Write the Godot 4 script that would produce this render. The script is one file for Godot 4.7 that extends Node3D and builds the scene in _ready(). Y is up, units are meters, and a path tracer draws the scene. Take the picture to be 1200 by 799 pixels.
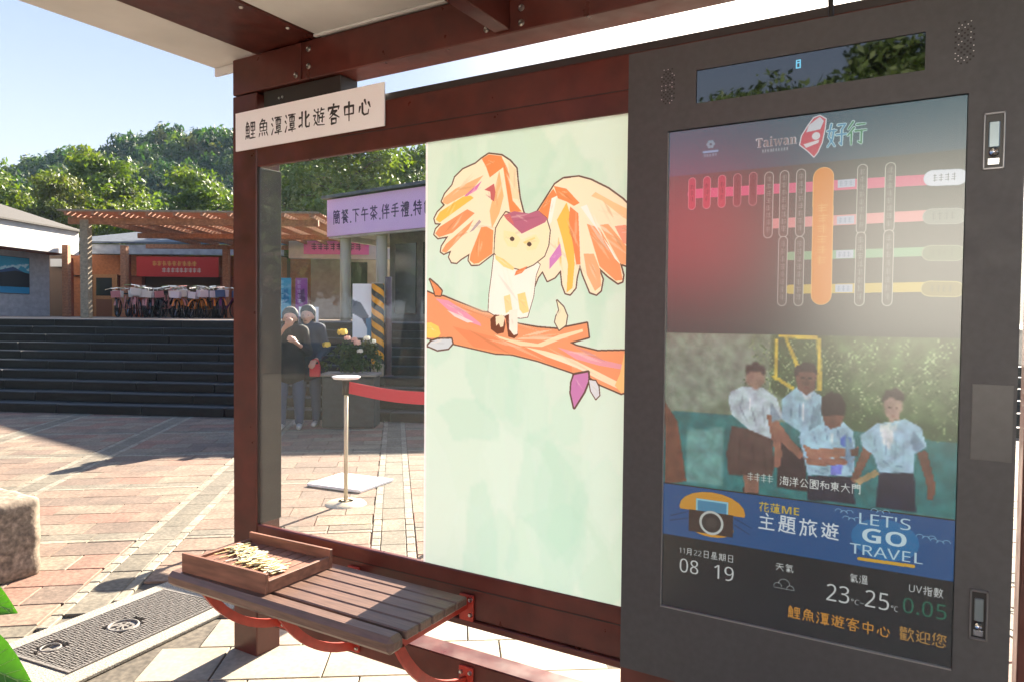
extends Node3D

# ---------------------------------------------------------------- data
const OWL := [
	[245, 163, 118, 4, [-12, 541, 48, 562, 86, 566, 153, 589, 255, 623, 308, 627, 404, 663, 479, 673, 552, 677, 661, 656, 668, 701, 600, 720, 623, 730, 700, 745, 831, 739, 833, 861, 783, 876, 709, 851, 678, 832, 625, 821, 480, 784, 379, 766, 310, 765, 126, 736, -11, 716]],
	[240, 150, 105, 0, [126, 674, 309, 709, 447, 742, 609, 794, 609, 816, 480, 781, 379, 763, 219, 745]],
	[236, 160, 190, 0, [48, 573, 106, 581, 181, 620, 246, 661, 251, 672, 163, 647, 101, 612]],
	[250, 225, 225, 0, [101, 616, 153, 632, 219, 658, 191, 660, 135, 639]],
	[253, 226, 190, 0, [305, 700, 370, 715, 480, 727, 560, 696, 646, 675, 647, 684, 576, 707, 496, 737, 413, 736, 327, 712]],
	[253, 232, 200, 0, [430, 739, 513, 751, 609, 773, 701, 810, 789, 847, 779, 864, 701, 834, 624, 800, 513, 769]],
	[238, 165, 180, 0, [553, 736, 639, 754, 715, 772, 796, 786, 789, 800, 708, 791, 624, 773]],
	[250, 205, 140, 0, [778, 814, 792, 749, 831, 744, 833, 861, 783, 874, 761, 852]],
	[245, 215, 110, 0, [-11, 664, 29, 661, 63, 675, 73, 702, 59, 718, -11, 716]],
	[214, 222, 230, 5, [14, 747, 29, 731, 59, 722, 121, 719, 126, 736, 107, 754, 59, 761]],
	[240, 150, 100, 4, [22, 503, 57, 527, 77, 546, 72, 563, 48, 562, 39, 538]],
	[240, 236, 205, 3, [551, 583, 575, 604, 589, 633, 584, 664, 560, 680, 544, 654, 548, 636, 559, 615]],
	[206, 135, 190, 5, [617, 825, 667, 814, 669, 840, 653, 879, 619, 932, 606, 885, 608, 850]],
	[224, 228, 236, 3, [671, 839, 694, 840, 705, 858, 708, 886, 696, 899, 678, 874]],
	[254, 240, 212, 4, [442, 338, 416, 279, 403, 235, 394, 176, 389, 132, 363, 104, 329, 82, 276, 71, 245, 85, 222, 99, 167, 114, 132, 139, 121, 166, 88, 195, 74, 221, 88, 235, 55, 259, 41, 281, 47, 298, 73, 301, 48, 320, 41, 339, 58, 353, 104, 349, 75, 384, 71, 403, 85, 411, 118, 401, 108, 424, 120, 443, 142, 446, 161, 433, 198, 415, 194, 438, 207, 455, 239, 455, 297, 419, 332, 398]],
	[243, 150, 92, 0, [247, 85, 276, 73, 329, 84, 343, 119, 281, 153, 266, 116]],
	[243, 150, 92, 0, [327, 84, 353, 129, 375, 240, 412, 280, 365, 279, 352, 209, 338, 134]],
	[250, 228, 190, 0, [356, 107, 387, 136, 392, 183, 402, 238, 373, 232, 362, 159]],
	[248, 190, 140, 0, [254, 143, 135, 180, 83, 209, 77, 225, 98, 234, 200, 197]],
	[222, 130, 190, 0, [248, 162, 182, 203, 165, 218, 225, 193]],
	[249, 202, 96, 0, [168, 211, 65, 259, 47, 285, 65, 297, 214, 219, 201, 210]],
	[244, 160, 112, 0, [187, 257, 65, 313, 45, 336, 63, 350, 123, 337, 219, 273]],
	[246, 170, 120, 0, [215, 295, 94, 377, 75, 402, 95, 408, 193, 328]],
	[190, 170, 175, 0, [238, 297, 197, 340, 215, 333, 247, 305]],
	[245, 160, 105, 0, [247, 324, 203, 416, 198, 438, 217, 452, 237, 450, 295, 418, 298, 338, 269, 323]],
	[250, 195, 140, 0, [320, 133, 339, 222, 322, 280, 292, 330, 282, 270, 299, 205]],
	[205, 110, 110, 0, [259, 194, 299, 176, 305, 205, 300, 238, 286, 229, 284, 203]],
	[254, 240, 212, 4, [442, 338, 474, 284, 506, 242, 538, 199, 569, 183, 624, 182, 669, 197, 729, 229, 780, 267, 824, 313, 827, 485, 773, 467, 784, 504, 781, 524, 767, 529, 733, 506, 696, 474, 714, 516, 708, 552, 693, 564, 671, 557, 645, 501, 633, 466, 622, 508, 618, 542, 599, 563, 582, 559, 570, 531, 564, 482, 542, 506, 514, 518, 495, 484, 477, 505, 465, 533, 468, 433]],
	[243, 150, 92, 0, [476, 284, 506, 242, 532, 213, 546, 235, 523, 300, 507, 320]],
	[243, 150, 92, 0, [534, 204, 581, 217, 629, 267, 609, 275, 582, 259, 550, 246]],
	[249, 202, 96, 0, [547, 316, 582, 262, 606, 333, 614, 466, 607, 542, 586, 557, 590, 465, 568, 380]],
	[242, 145, 95, 0, [595, 276, 625, 300, 635, 466, 620, 466, 591, 318]],
	[214, 140, 205, 0, [521, 443, 560, 394, 566, 433, 521, 479]],
	[246, 165, 115, 0, [656, 336, 701, 352, 773, 470, 782, 519, 759, 521, 703, 474]],
	[248, 185, 140, 0, [646, 432, 682, 433, 705, 485, 709, 537, 688, 553, 659, 501]],
	[247, 178, 130, 0, [701, 342, 731, 341, 826, 452, 826, 472, 776, 470]],
	[243, 165, 140, 0, [753, 349, 789, 347, 825, 379, 825, 419, 783, 404]],
	[251, 210, 160, 0, [670, 248, 708, 265, 781, 323, 824, 346, 824, 313, 752, 275, 685, 236]],
	[255, 248, 240, 0, [526, 244, 546, 237, 527, 322, 508, 342]],
	[255, 250, 245, 0, [655, 274, 686, 338, 754, 450, 773, 470, 739, 415, 671, 330, 633, 280]],
	[255, 250, 242, 2, [302, 419, 293, 493, 283, 560, 280, 620, 304, 632, 352, 635, 412, 642, 439, 638, 461, 569, 470, 497, 485, 462, 443, 432, 350, 428]],
	[252, 222, 150, 0, [398, 561, 428, 554, 445, 620, 420, 627, 407, 612]],
	[252, 226, 165, 0, [343, 568, 368, 561, 378, 613, 352, 627]],
	[120, 68, 48, 0, [289, 646, 308, 631, 343, 634, 351, 664, 344, 693, 318, 698, 291, 681]],
	[252, 232, 200, 0, [310, 638, 335, 631, 348, 638, 342, 671, 331, 675, 324, 660, 313, 670]],
	[120, 68, 48, 0, [350, 634, 369, 628, 395, 637, 402, 700, 387, 712, 363, 706]],
	[255, 244, 232, 0, [365, 616, 399, 612, 400, 696, 385, 701, 366, 680]],
	[251, 240, 205, 3, [305, 368, 309, 331, 327, 302, 348, 278, 412, 300, 474, 284, 507, 310, 521, 350, 516, 399, 501, 434, 460, 461, 414, 478, 367, 466, 328, 450, 303, 416]],
	[253, 225, 150, 0, [306, 423, 341, 439, 385, 470, 380, 479, 341, 465, 308, 438]],
	[251, 238, 188, 0, [340, 340, 383, 349, 409, 373, 392, 401, 358, 396, 340, 369]],
	[251, 238, 188, 0, [426, 373, 467, 361, 484, 383, 468, 411, 434, 413]],
	[190, 112, 140, 0, [338, 287, 382, 277, 441, 289, 476, 281, 511, 310, 503, 322, 413, 355, 353, 305]],
	[216, 120, 120, 0, [353, 305, 383, 324, 365, 286, 338, 287]],
	[240, 140, 85, 0, [385, 497, 393, 480, 437, 466, 414, 489]],
	[90, 70, 60, 0, [384, 371, 382, 377, 375, 379, 368, 376, 365, 370, 368, 365, 375, 363, 381, 366]],
	[90, 70, 60, 0, [452, 393, 449, 398, 443, 400, 436, 397, 433, 392, 436, 386, 442, 384, 449, 387]],
	[240, 225, 150, 0, [417, 384, 463, 369, 466, 374, 426, 391]],
]
const PICTURE := [
	[126, 142, 118, 0, [-16, 561, 731, 554, 738, 821, -12, 789]],
	[72, 98, 62, 10, [290, 562, 731, 554, 738, 814, 429, 808, 293, 713]],
	[98, 124, 82, 20, [444, 581, 662, 562, 722, 648, 697, 771, 520, 750]],
	[142, 154, 136, 20, [1, 568, 217, 564, 271, 669, 120, 779, 5, 788]],
	[50, 122, 122, 4, [-20, 790, 167, 788, 738, 814, 742, 995, -17, 1012]],
	[110, 165, 160, 10, [64, 840, 168, 823, 171, 988, 67, 985]],
	[120, 78, 60, 3, [1, 764, 39, 818, 67, 985, 5, 1001]],
	[205, 180, 62, 2, [298, 577, 309, 577, 309, 686, 299, 687]],
	[205, 180, 62, 2, [403, 575, 415, 574, 417, 708, 407, 708]],
	[205, 180, 62, 2, [319, 565, 328, 565, 362, 642, 352, 647]],
	[205, 180, 62, 2, [293, 677, 300, 671, 352, 702, 348, 712]],
	[205, 180, 62, 2, [308, 563, 404, 566, 405, 576, 309, 574]],
	[70, 52, 46, 0, [225, 981, 266, 976, 265, 1007, 227, 1012]],
	[150, 110, 92, 1, [225, 946, 267, 941, 264, 995, 228, 996]],
	[92, 70, 64, 2, [191, 817, 237, 821, 296, 839, 306, 910, 300, 943, 184, 952, 178, 893]],
	[60, 46, 48, 2, [318, 833, 378, 864, 389, 971, 312, 970]],
	[40, 40, 58, 2, [387, 930, 496, 921, 502, 989, 390, 993]],
	[34, 36, 58, 2, [554, 902, 630, 895, 636, 991, 549, 989]],
	[196, 212, 220, 2, [185, 724, 219, 706, 271, 706, 308, 734, 325, 785, 297, 797, 298, 844, 237, 823, 190, 786, 180, 747]],
	[160, 112, 92, 1, [282, 779, 309, 780, 324, 877, 321, 914, 305, 919, 304, 872]],
	[150, 120, 105, 8, [226, 663, 248, 649, 274, 661, 277, 695, 253, 714, 230, 700]],
	[158, 196, 214, 2, [319, 736, 357, 701, 399, 709, 425, 726, 417, 794, 374, 822, 322, 789]],
	[112, 76, 64, 2, [351, 665, 363, 644, 394, 643, 405, 666, 402, 703, 382, 721, 360, 706]],
	[36, 30, 32, 2, [350, 676, 353, 649, 374, 636, 398, 639, 408, 666, 395, 659, 364, 659]],
	[150, 104, 86, 1, [313, 795, 340, 831, 381, 879, 368, 889, 309, 841]],
	[166, 204, 224, 2, [364, 830, 387, 791, 421, 772, 468, 781, 492, 802, 501, 852, 495, 919, 389, 929, 375, 872]],
	[36, 28, 30, 2, [416, 757, 419, 724, 440, 708, 463, 714, 475, 739, 474, 764, 448, 770, 425, 783]],
	[122, 82, 68, 2, [422, 772, 455, 766, 473, 768, 463, 794, 442, 803, 427, 793]],
	[176, 124, 102, 1, [375, 850, 399, 859, 483, 848, 507, 843, 504, 867, 430, 880, 389, 886]],
	[158, 110, 92, 1, [382, 886, 430, 881, 504, 870, 487, 889, 417, 902, 387, 901]],
	[86, 120, 205, 2, [464, 827, 475, 815, 489, 823, 488, 837, 476, 847, 465, 841]],
	[120, 130, 215, 3, [444, 896, 471, 893, 468, 918, 445, 921]],
	[170, 206, 226, 2, [509, 814, 546, 781, 588, 770, 609, 764, 643, 783, 656, 829, 631, 847, 630, 895, 554, 903, 541, 862, 515, 843]],
	[178, 150, 135, 6, [560, 719, 575, 702, 597, 706, 602, 737, 594, 767, 577, 775, 564, 757]],
	[70, 60, 58, 6, [557, 726, 563, 699, 587, 689, 605, 703, 602, 723, 575, 714]],
	[120, 82, 66, 1, [635, 846, 655, 835, 675, 916, 673, 958, 660, 954, 656, 912]],
	[130, 92, 74, 1, [517, 844, 536, 857, 512, 915, 499, 940, 490, 927]],
	[170, 150, 110, 1, [500, 928, 548, 894, 556, 907, 510, 940]],
	[140, 162, 178, 4, [294, 744, 320, 787, 297, 798, 291, 767]],
	[122, 154, 172, 4, [413, 736, 417, 793, 388, 813, 397, 759]],
	[124, 160, 184, 5, [475, 804, 499, 852, 492, 915, 477, 876]],
	[126, 158, 180, 5, [626, 790, 651, 826, 631, 845, 621, 819]],
	[232, 240, 242, 6, [553, 784, 577, 775, 584, 808, 578, 844, 559, 825]],
	[60, 50, 50, 8, [225, 671, 229, 649, 255, 639, 276, 654, 277, 673, 252, 661]],
	[206, 222, 230, 2, [571, 773, 583, 784, 595, 768, 590, 794, 576, 793]],
	[206, 222, 230, 2, [368, 710, 381, 723, 396, 711, 390, 731, 376, 732]],
	[84, 56, 48, 2, [371, 685, 380, 691, 389, 684, 385, 693, 375, 694]],
	[152, 168, 180, 2, [205, 750, 219, 781, 236, 809, 222, 779]],
	[152, 168, 180, 2, [235, 740, 245, 780, 259, 819, 249, 779]],
	[152, 168, 180, 2, [272, 745, 273, 783, 277, 821, 277, 783]],
	[152, 168, 180, 2, [220, 726, 214, 749, 213, 772, 218, 749]],
	[122, 154, 176, 2, [341, 741, 341, 763, 345, 785, 345, 763]],
	[122, 154, 176, 2, [365, 739, 362, 773, 363, 806, 366, 772]],
	[122, 154, 176, 2, [400, 744, 395, 766, 394, 789, 399, 766]],
	[128, 164, 190, 2, [398, 811, 402, 829, 409, 846, 405, 828]],
	[128, 164, 190, 2, [428, 801, 431, 824, 436, 847, 434, 824]],
	[128, 164, 190, 2, [455, 795, 457, 815, 463, 834, 461, 814]],
	[128, 164, 190, 2, [417, 905, 430, 910, 444, 912, 431, 907]],
	[128, 164, 190, 2, [404, 914, 417, 920, 431, 922, 418, 916]],
	[132, 166, 190, 2, [540, 805, 542, 830, 547, 854, 545, 829]],
	[132, 166, 190, 2, [565, 810, 566, 838, 570, 866, 569, 838]],
	[132, 166, 190, 2, [590, 801, 589, 839, 590, 878, 592, 839]],
	[132, 166, 190, 2, [608, 806, 606, 848, 607, 890, 609, 848]],
	[132, 166, 190, 2, [579, 879, 598, 884, 616, 885, 598, 880]],
	[132, 166, 190, 2, [557, 867, 567, 878, 579, 886, 569, 875]],
	[70, 54, 50, 2, [214, 834, 211, 885, 212, 936, 215, 885]],
	[70, 54, 50, 2, [244, 836, 247, 886, 254, 935, 251, 885]],
	[70, 54, 50, 2, [274, 844, 277, 888, 283, 931, 281, 888]],
	[24, 26, 44, 2, [580, 914, 578, 946, 578, 978, 581, 946]],
	[24, 26, 44, 2, [605, 911, 606, 946, 609, 981, 609, 946]],
	[28, 28, 44, 2, [431, 936, 428, 960, 429, 984, 432, 960]],
	[28, 28, 44, 2, [465, 932, 464, 958, 467, 983, 468, 957]],
	[232, 240, 244, 4, [376, 731, 371, 764, 373, 798, 378, 764]],
	[236, 243, 246, 4, [442, 807, 441, 827, 446, 846, 447, 826]],
	[236, 244, 248, 5, [235, 725, 235, 756, 243, 786, 243, 754]],
	[92, 60, 50, 1, [357, 669, 362, 665, 365, 671, 360, 672]],
	[30, 22, 22, 1, [368, 676, 376, 674, 377, 678, 369, 679]],
	[30, 22, 22, 1, [386, 675, 394, 676, 394, 679, 386, 678]],
	[90, 56, 46, 1, [379, 679, 383, 679, 385, 690, 378, 691]],
	[110, 50, 46, 1, [373, 700, 389, 699, 387, 703, 376, 704]],
	[90, 66, 58, 1, [571, 738, 577, 736, 577, 739, 572, 740]],
	[90, 66, 58, 1, [586, 736, 592, 736, 592, 739, 586, 739]],
	[150, 90, 82, 1, [576, 757, 588, 756, 585, 760, 579, 760]],
	[100, 72, 60, 2, [486, 853, 507, 845, 507, 866, 491, 867]],
]


# strokes of the written characters on a 100 x 100 grid; "@name x0 y0 x1 y1" places another entry inside that box
const GLYPHS := {
	"fish": "40 2 20 22|35 10 65 10 55 25|18 25 18 65|18 25 82 25 82 65 18 65|50 25 50 65|18 45 82 45|15 78 8 95|38 78 40 92|60 78 64 92|80 76 92 95",
	"mile": "15 8 15 52|15 8 85 8 85 52 15 52|15 30 85 30|50 8 50 92|20 72 80 72|5 93 95 93",
	"drops": "35 8 65 22|15 38 50 52|15 95 60 65",
	"deep": "5 8 95 8|20 20 20 45|20 20 80 20 80 45 20 45|40 8 40 45|60 8 60 45|25 55 25 78|25 55 75 55 75 78 25 78|25 66 75 66|5 88 95 88|50 78 50 100",
	"walk": "12 8 22 20|5 38 22 38 12 58 22 70 8 88|22 75 40 90 98 94",
	"square": "50 0 55 12|5 20 95 20|45 20 40 60 10 100|42 45 85 45 78 95 55 90",
	"sun": "20 5 20 95|20 5 80 5 80 95|20 50 80 50|20 95 80 95",
	"mouth": "10 10 10 90|10 10 90 10 90 90|10 90 90 90",
	"moon": "25 5 25 70 8 95|25 5 80 5 80 92 65 88|25 32 80 32|25 60 80 60",
	"heart": "12 50 5 75|30 35 32 80 45 92 75 90 80 70|50 20 60 42|80 35 92 58",
	"grass": "5 55 95 55|32 5 32 100|68 5 68 100",
	"gate": "10 5 10 98|10 5 42 5 42 40 10 40|10 22 42 22|58 5 90 5 90 96 78 92|58 5 58 40 90 40|58 22 90 22",
	"鯉": "@fish 0 0 46 100|@mile 48 0 100 100", "魚": "@fish 0 0 100 100", "潭": "@drops 0 0 30 100|@deep 32 0 100 100",
	"北": "30 8 30 85|8 35 30 35|5 80 30 70|62 8 62 80 68 88 92 88 94 70|88 28 62 48",
	"遊": "@walk 0 0 100 100|@square 30 8 58 82|72 6 64 26|70 14 98 14|66 34 92 34 80 46|80 46 80 78 72 72|62 54 98 54",
	"客": "50 0 50 10|8 14 5 28|8 14 94 14 88 28|42 24 20 50|40 34 75 34 15 68|35 42 95 70|@mouth 28 70 74 100",
	"中": "15 25 15 65|15 25 85 25 85 65 15 65|50 5 50 98", "心": "@heart 0 0 100 100", "月": "@moon 0 0 100 100", "日": "@sun 0 0 100 100",
	"星": "@sun 14 0 86 42|25 48 12 66|20 58 88 58|50 45 50 94|22 76 82 76|5 95 95 95",
	"期": "3 18 52 18|15 2 15 72|40 2 40 72|15 36 40 36|15 54 40 54|1 74 54 74|16 80 6 98|38 80 50 98|@moon 56 0 100 100",
	"天": "12 15 88 15|5 45 95 45|50 15 48 50 8 95|50 45 92 95",
	"氣": "30 2 10 28|25 14 92 14|28 28 82 28|15 42 78 42 80 80 92 96 97 75|40 50 40 98|15 72 65 72|25 55 31 65|55 55 49 65|38 74 19 94|43 74 62 94",
	"溫": "@drops 0 0 30 100|42 2 42 45|42 2 90 2 90 45 42 45|66 8 52 38|66 15 80 38|40 58 40 92|40 58 92 58 92 92|57 58 57 92|74 58 74 92|32 93 100 93",
	"指": "2 28 36 28|22 2 22 92 12 85|1 65 38 50|50 2 50 35 56 42 94 42 94 30|90 8 50 24|@sun 44 50 98 100",
	"數": "10 5 10 35|10 5 44 5 44 35|10 20 44 20|10 35 44 35|27 0 27 45|2 48 52 48|24 52 14 78 46 98|41 55 33 80 8 98|1 68 54 68|72 2 58 38|68 18 98 18|88 20 80 60 58 98|66 40 80 75 100 98",
	"歡": "3 8 52 8|16 0 16 16|38 0 38 16|6 22 24 22 24 36 6 36 6 22|30 22 49 22 49 36 30 36 30 22|16 40 4 65|12 52 12 98|12 54 50 54|12 68 48 68|12 82 48 82|12 97 52 97|32 54 32 97|74 2 62 35|72 18 98 18 92 38|80 35 78 60 58 98|80 55 100 98",
	"迎": "@walk 0 0 100 100|55 8 35 20 35 70|35 70 60 60|68 15 68 82|68 15 95 15 95 60 82 55",
	"您": "22 0 5 28|14 18 14 58|50 0 35 22|45 10 95 10 88 22|65 12 65 55 52 50|48 28 35 48|80 28 94 48|@heart 0 54 100 100",
	"主": "48 0 58 12|12 26 88 26|18 56 82 56|50 26 50 92|4 93 96 93",
	"題": "@sun 6 0 46 36|2 45 52 45|28 45 28 78|28 60 48 60|12 55 8 75 2 95|5 80 30 92 98 96|50 5 98 5|74 5 68 18|58 18 58 68|58 18 92 18 92 68|58 34 92 34|58 50 92 50|58 68 92 68|66 72 52 84|84 72 96 84",
	"旅": "@square 0 0 45 100|62 2 50 26|58 14 100 14|84 28 58 42|62 42 62 90 74 80|76 42 80 70 100 95|94 48 80 62",
	"花": "@grass 0 0 100 28|30 35 5 68|20 55 20 98|60 35 60 88 68 95 95 95 95 78|92 48 60 66",
	"蓮": "@grass 0 0 100 25|@walk 0 28 100 100|40 38 88 38|46 48 46 72|46 48 82 48 82 72 46 72|46 60 82 60|38 80 90 80|64 30 64 88",
	"海": "@drops 0 0 30 100|52 0 38 25|48 12 98 12|48 28 42 88 94 88|48 28 94 28 88 98 80 95|33 58 100 58|64 35 70 48|60 66 66 80",
	"洋": "@drops 0 0 30 100|50 2 57 16|82 2 75 16|38 22 96 22|42 45 92 45|34 68 100 68|66 22 66 100",
	"公": "38 8 8 48|62 8 95 48|48 45 20 90 78 84|65 65 88 95",
	"園": "6 4 6 96|6 4 94 4 94 96|6 95 94 95|25 20 75 20|50 10 50 32|18 32 82 32|32 42 32 56|32 42 68 42 68 56 32 56|48 58 18 82|38 66 38 88|55 62 85 86",
	"和": "45 5 15 14|2 32 55 32|30 12 30 96|30 34 4 68|32 40 54 60|@mouth 60 26 100 82",
	"東": "8 15 92 15|20 28 20 60|20 28 80 28 80 60 20 60|20 44 80 44|50 2 50 98|48 60 8 92|52 60 94 92",
	"大": "6 36 94 36|50 5 48 40 8 95|50 38 94 95", "門": "@gate 0 0 100 100",
	"好": "20 2 7 55 40 98|34 28 26 70 2 98|1 30 46 30|56 8 94 8 76 30|76 30 76 95 66 86|50 50 100 50",
	"行": "30 2 5 30|35 28 4 58|22 48 22 98|50 15 92 15|42 42 98 42|74 42 74 96 58 88",
	"簡": "15 0 5 18|12 8 45 8|30 8 34 20|60 0 50 18|56 8 95 8|75 8 80 20|@gate 0 24 100 100|@sun 28 56 72 92",
	"餐": "50 35 5 62|50 35 95 62|50 48 50 55|28 58 28 98|28 58 72 58 72 76 28 76|28 67 72 67|28 98 50 90|60 78 92 98|82 78 65 88|20 2 20 22|20 10 45 10|5 22 45 22 20 38|58 6 90 6 60 34|62 14 92 34",
	"下": "5 10 95 10|48 10 48 98|52 35 82 55", "午": "30 4 12 35|24 20 88 20|4 52 96 52|50 20 50 98",
	"茶": "@grass 0 0 100 26|50 26 5 58|50 26 95 58|15 66 85 66|50 48 50 98|45 68 15 92|55 68 85 92",
	"伴": "22 2 4 45|15 32 15 98|45 8 52 25|88 8 80 25|38 38 95 38|30 62 98 62|66 2 66 98",
	"手": "78 4 20 14|12 34 88 34|4 58 96 58|50 12 50 92 34 86",
	"禮": "22 0 32 12|4 24 42 24 5 60|24 45 24 98|28 50 42 62|50 8 98 8|50 8 50 38 98 38|98 8 98 38|66 2 66 38|82 2 82 38|50 23 98 23|48 48 98 48|58 58 58 74|58 58 90 58 90 74 58 74|62 80 66 92|86 80 82 92|46 96 100 96",
	"特": "14 12 4 34|4 30 42 30|24 4 24 98|2 66 44 54|52 16 94 16|72 2 72 34|46 34 98 34|48 56 98 56|82 44 82 96 68 88|56 66 64 80",
	"色": "35 2 10 28|30 12 70 12 58 28|18 28 18 82 28 95 92 95 94 76|18 28 85 28 85 60 18 60|50 28 50 60",
}

const EYE := Vector3(0.0, 1.511, 2.131)
var rng := RandomNumberGenerator.new()
var view_basis: Basis
var mats := {}
var ramps := {}
var used_names := {}

# ---------------------------------------------------------------- small helpers
func lin(r: float, g: float, b: float, a := 1.0) -> Color:
	return Color(r, g, b, a).linear_to_srgb()

func at(px: float, py: float, depth: float) -> Vector3:   # a point of the place, from the bearing it was measured at and its distance
	return EYE + view_basis * Vector3((px - 600.0) / 849.1, -(py - 399.5) / 849.1, -1.0) * depth

func numbered(called: String) -> String:
	if not used_names.has(called):
		used_names[called] = 0
		return called
	used_names[called] += 1
	return "%s_%03d" % [called, used_names[called]]

func tag(o: Node3D, label: String, category: String, group := "") -> Node3D:
	o.set_meta("label", label)
	o.set_meta("category", category)
	if group != "":
		o.set_meta("group", group)
	return o

func thing(called: String, label: String, category: String, where := Vector3.ZERO, turn := 0.0, group := "") -> Node3D:
	var o := Node3D.new()
	o.name = numbered(called)
	add_child(o)
	o.position = where
	o.rotation.y = turn
	return tag(o, label, category, group)

func structure(called: String, st: SurfaceTool = null, m: Material = null) -> Node3D:
	var o: Node3D
	if st:
		o = MeshInstance3D.new()
		o.mesh = st.commit()
		o.material_override = m
	else:
		o = Node3D.new()
	o.name = numbered(called)
	add_child(o)
	o.set_meta("kind", "structure")
	return o

func commit(st: SurfaceTool) -> ArrayMesh:
	st.generate_normals()
	return st.commit()

func part(called: String, mesh: Mesh, m: Material, parent: Node3D, where := Transform3D.IDENTITY) -> MeshInstance3D:
	var o := MeshInstance3D.new()
	o.mesh = mesh
	o.material_override = m
	o.name = numbered(called) if parent == self else called
	parent.add_child(o, true)
	o.transform = where
	return o

func piece(called: String, st: SurfaceTool, m: Material, parent: Node3D) -> MeshInstance3D:
	return part(called, commit(st), m, parent)

func mb(smooth := false) -> SurfaceTool:
	var st := SurfaceTool.new()
	st.begin(Mesh.PRIMITIVE_TRIANGLES)
	st.set_smooth_group(0 if smooth else -1)
	return st

func face(st: SurfaceTool, p: Array, centre: Vector3) -> void:   # a convex polygon, turned to look away from centre
	var n: Vector3 = (p[1] - p[0]).cross(p[2] - p[0])
	var mid := Vector3.ZERO
	for v in p:
		mid += v
	mid /= p.size()
	var order := range(p.size())
	if n.dot(mid - centre) > 0:
		order.reverse()
	for i in range(1, p.size() - 1):
		for j in [0, i, i + 1]:
			st.add_vertex(p[order[j]])

func box(st: SurfaceTool, a: Vector3, b: Vector3, bevel := 0.0, t := Transform3D.IDENTITY) -> void:
	var c := (a + b) / 2
	var h := (b - a).abs() / 2
	var e := minf(bevel, minf(h.x, minf(h.y, h.z)) * 0.9)
	var cc := t * c
	if e <= 0.0:
		for ax in 3:
			for s in [-1.0, 1.0]:
				var q := []
				for k in [[-1, -1], [1, -1], [1, 1], [-1, 1]]:
					var v := Vector3.ZERO
					v[ax] = s * h[ax]
					v[(ax + 1) % 3] = k[0] * h[(ax + 1) % 3]
					v[(ax + 2) % 3] = k[1] * h[(ax + 2) % 3]
					q.append(t * (c + v))
				face(st, q, cc)
		return
	for ax in 3:
		var u := (ax + 1) % 3
		var w := (ax + 2) % 3
		for s in [-1.0, 1.0]:
			var q := []
			for k in [[-1, -1], [1, -1], [1, 1], [-1, 1]]:
				var v := Vector3.ZERO
				v[ax] = s * h[ax]
				v[u] = k[0] * (h[u] - e)
				v[w] = k[1] * (h[w] - e)
				q.append(t * (c + v))
			face(st, q, cc)
			for s2 in [-1.0, 1.0]:   # edges between +-ax and +-u
				var q2 := []
				for k in [[0, -1], [0, 1], [1, 1], [1, -1]]:
					var v := Vector3.ZERO
					v[ax] = s * (h[ax] - (e if k[0] == 1 else 0.0))
					v[u] = s2 * (h[u] - (e if k[0] == 0 else 0.0))
					v[w] = k[1] * (h[w] - e)
					q2.append(t * (c + v))
				face(st, q2, cc)
	for sx in [-1.0, 1.0]:
		for sy in [-1.0, 1.0]:
			for sz in [-1.0, 1.0]:
				var q := []
				for ax in 3:
					var v := Vector3(sx * (h.x - e), sy * (h.y - e), sz * (h.z - e))
					v[ax] = [sx, sy, sz][ax] * h[ax]
					q.append(t * (c + v))
				face(st, q, cc)

func box_mesh(size: Vector3, bevel := 0.0) -> ArrayMesh:
	var st := mb()
	box(st, -size / 2, size / 2, bevel)
	return commit(st)

func beam(st: SurfaceTool, a: Vector3, b: Vector3, w: float, h: float, bevel := 0.0) -> void:   # a bar from a to b, w wide and h high
	var d := (b - a).normalized()
	var up := Vector3.UP if absf(d.y) < 0.95 else Vector3.RIGHT
	var x := up.cross(d).normalized()
	var y := d.cross(x)
	box(st, Vector3(-w / 2, -h / 2, 0), Vector3(w / 2, h / 2, a.distance_to(b)), bevel, Transform3D(Basis(x, y, d), a))

func prism(st: SurfaceTool, outline: Array, thick: Vector3) -> void:   # a convex outline of 3D points pushed along thick
	var c := Vector3.ZERO
	for v in outline:
		c += v
	c = c / outline.size() + thick / 2
	face(st, outline, c)
	var far := []
	for v in outline:
		far.append(v + thick)
	face(st, far, c)
	for i in outline.size():
		var j := (i + 1) % outline.size()
		face(st, [outline[i], outline[j], far[j], far[i]], c)

func tube(st: SurfaceTool, pts: Array, radii: Array, n := 8) -> void:
	var rings := []
	for i in pts.size():
		var d: Vector3 = (pts[mini(i + 1, pts.size() - 1)] - pts[maxi(i - 1, 0)]).normalized()
		var x := (Vector3.UP if absf(d.y) < 0.9 else Vector3.RIGHT).cross(d).normalized()
		var y := d.cross(x)
		var ring := []
		for k in n:
			var t := TAU * k / n
			ring.append(pts[i] + (x * cos(t) + y * sin(t)) * radii[mini(i, radii.size() - 1)])
		rings.append(ring)
	for i in pts.size() - 1:
		var c: Vector3 = (pts[i] + pts[i + 1]) / 2
		for k in n:
			face(st, [rings[i][k], rings[i][(k + 1) % n], rings[i + 1][(k + 1) % n], rings[i + 1][k]], c)
	face(st, rings[0], pts[1])
	face(st, rings[-1], pts[-2])

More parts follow.
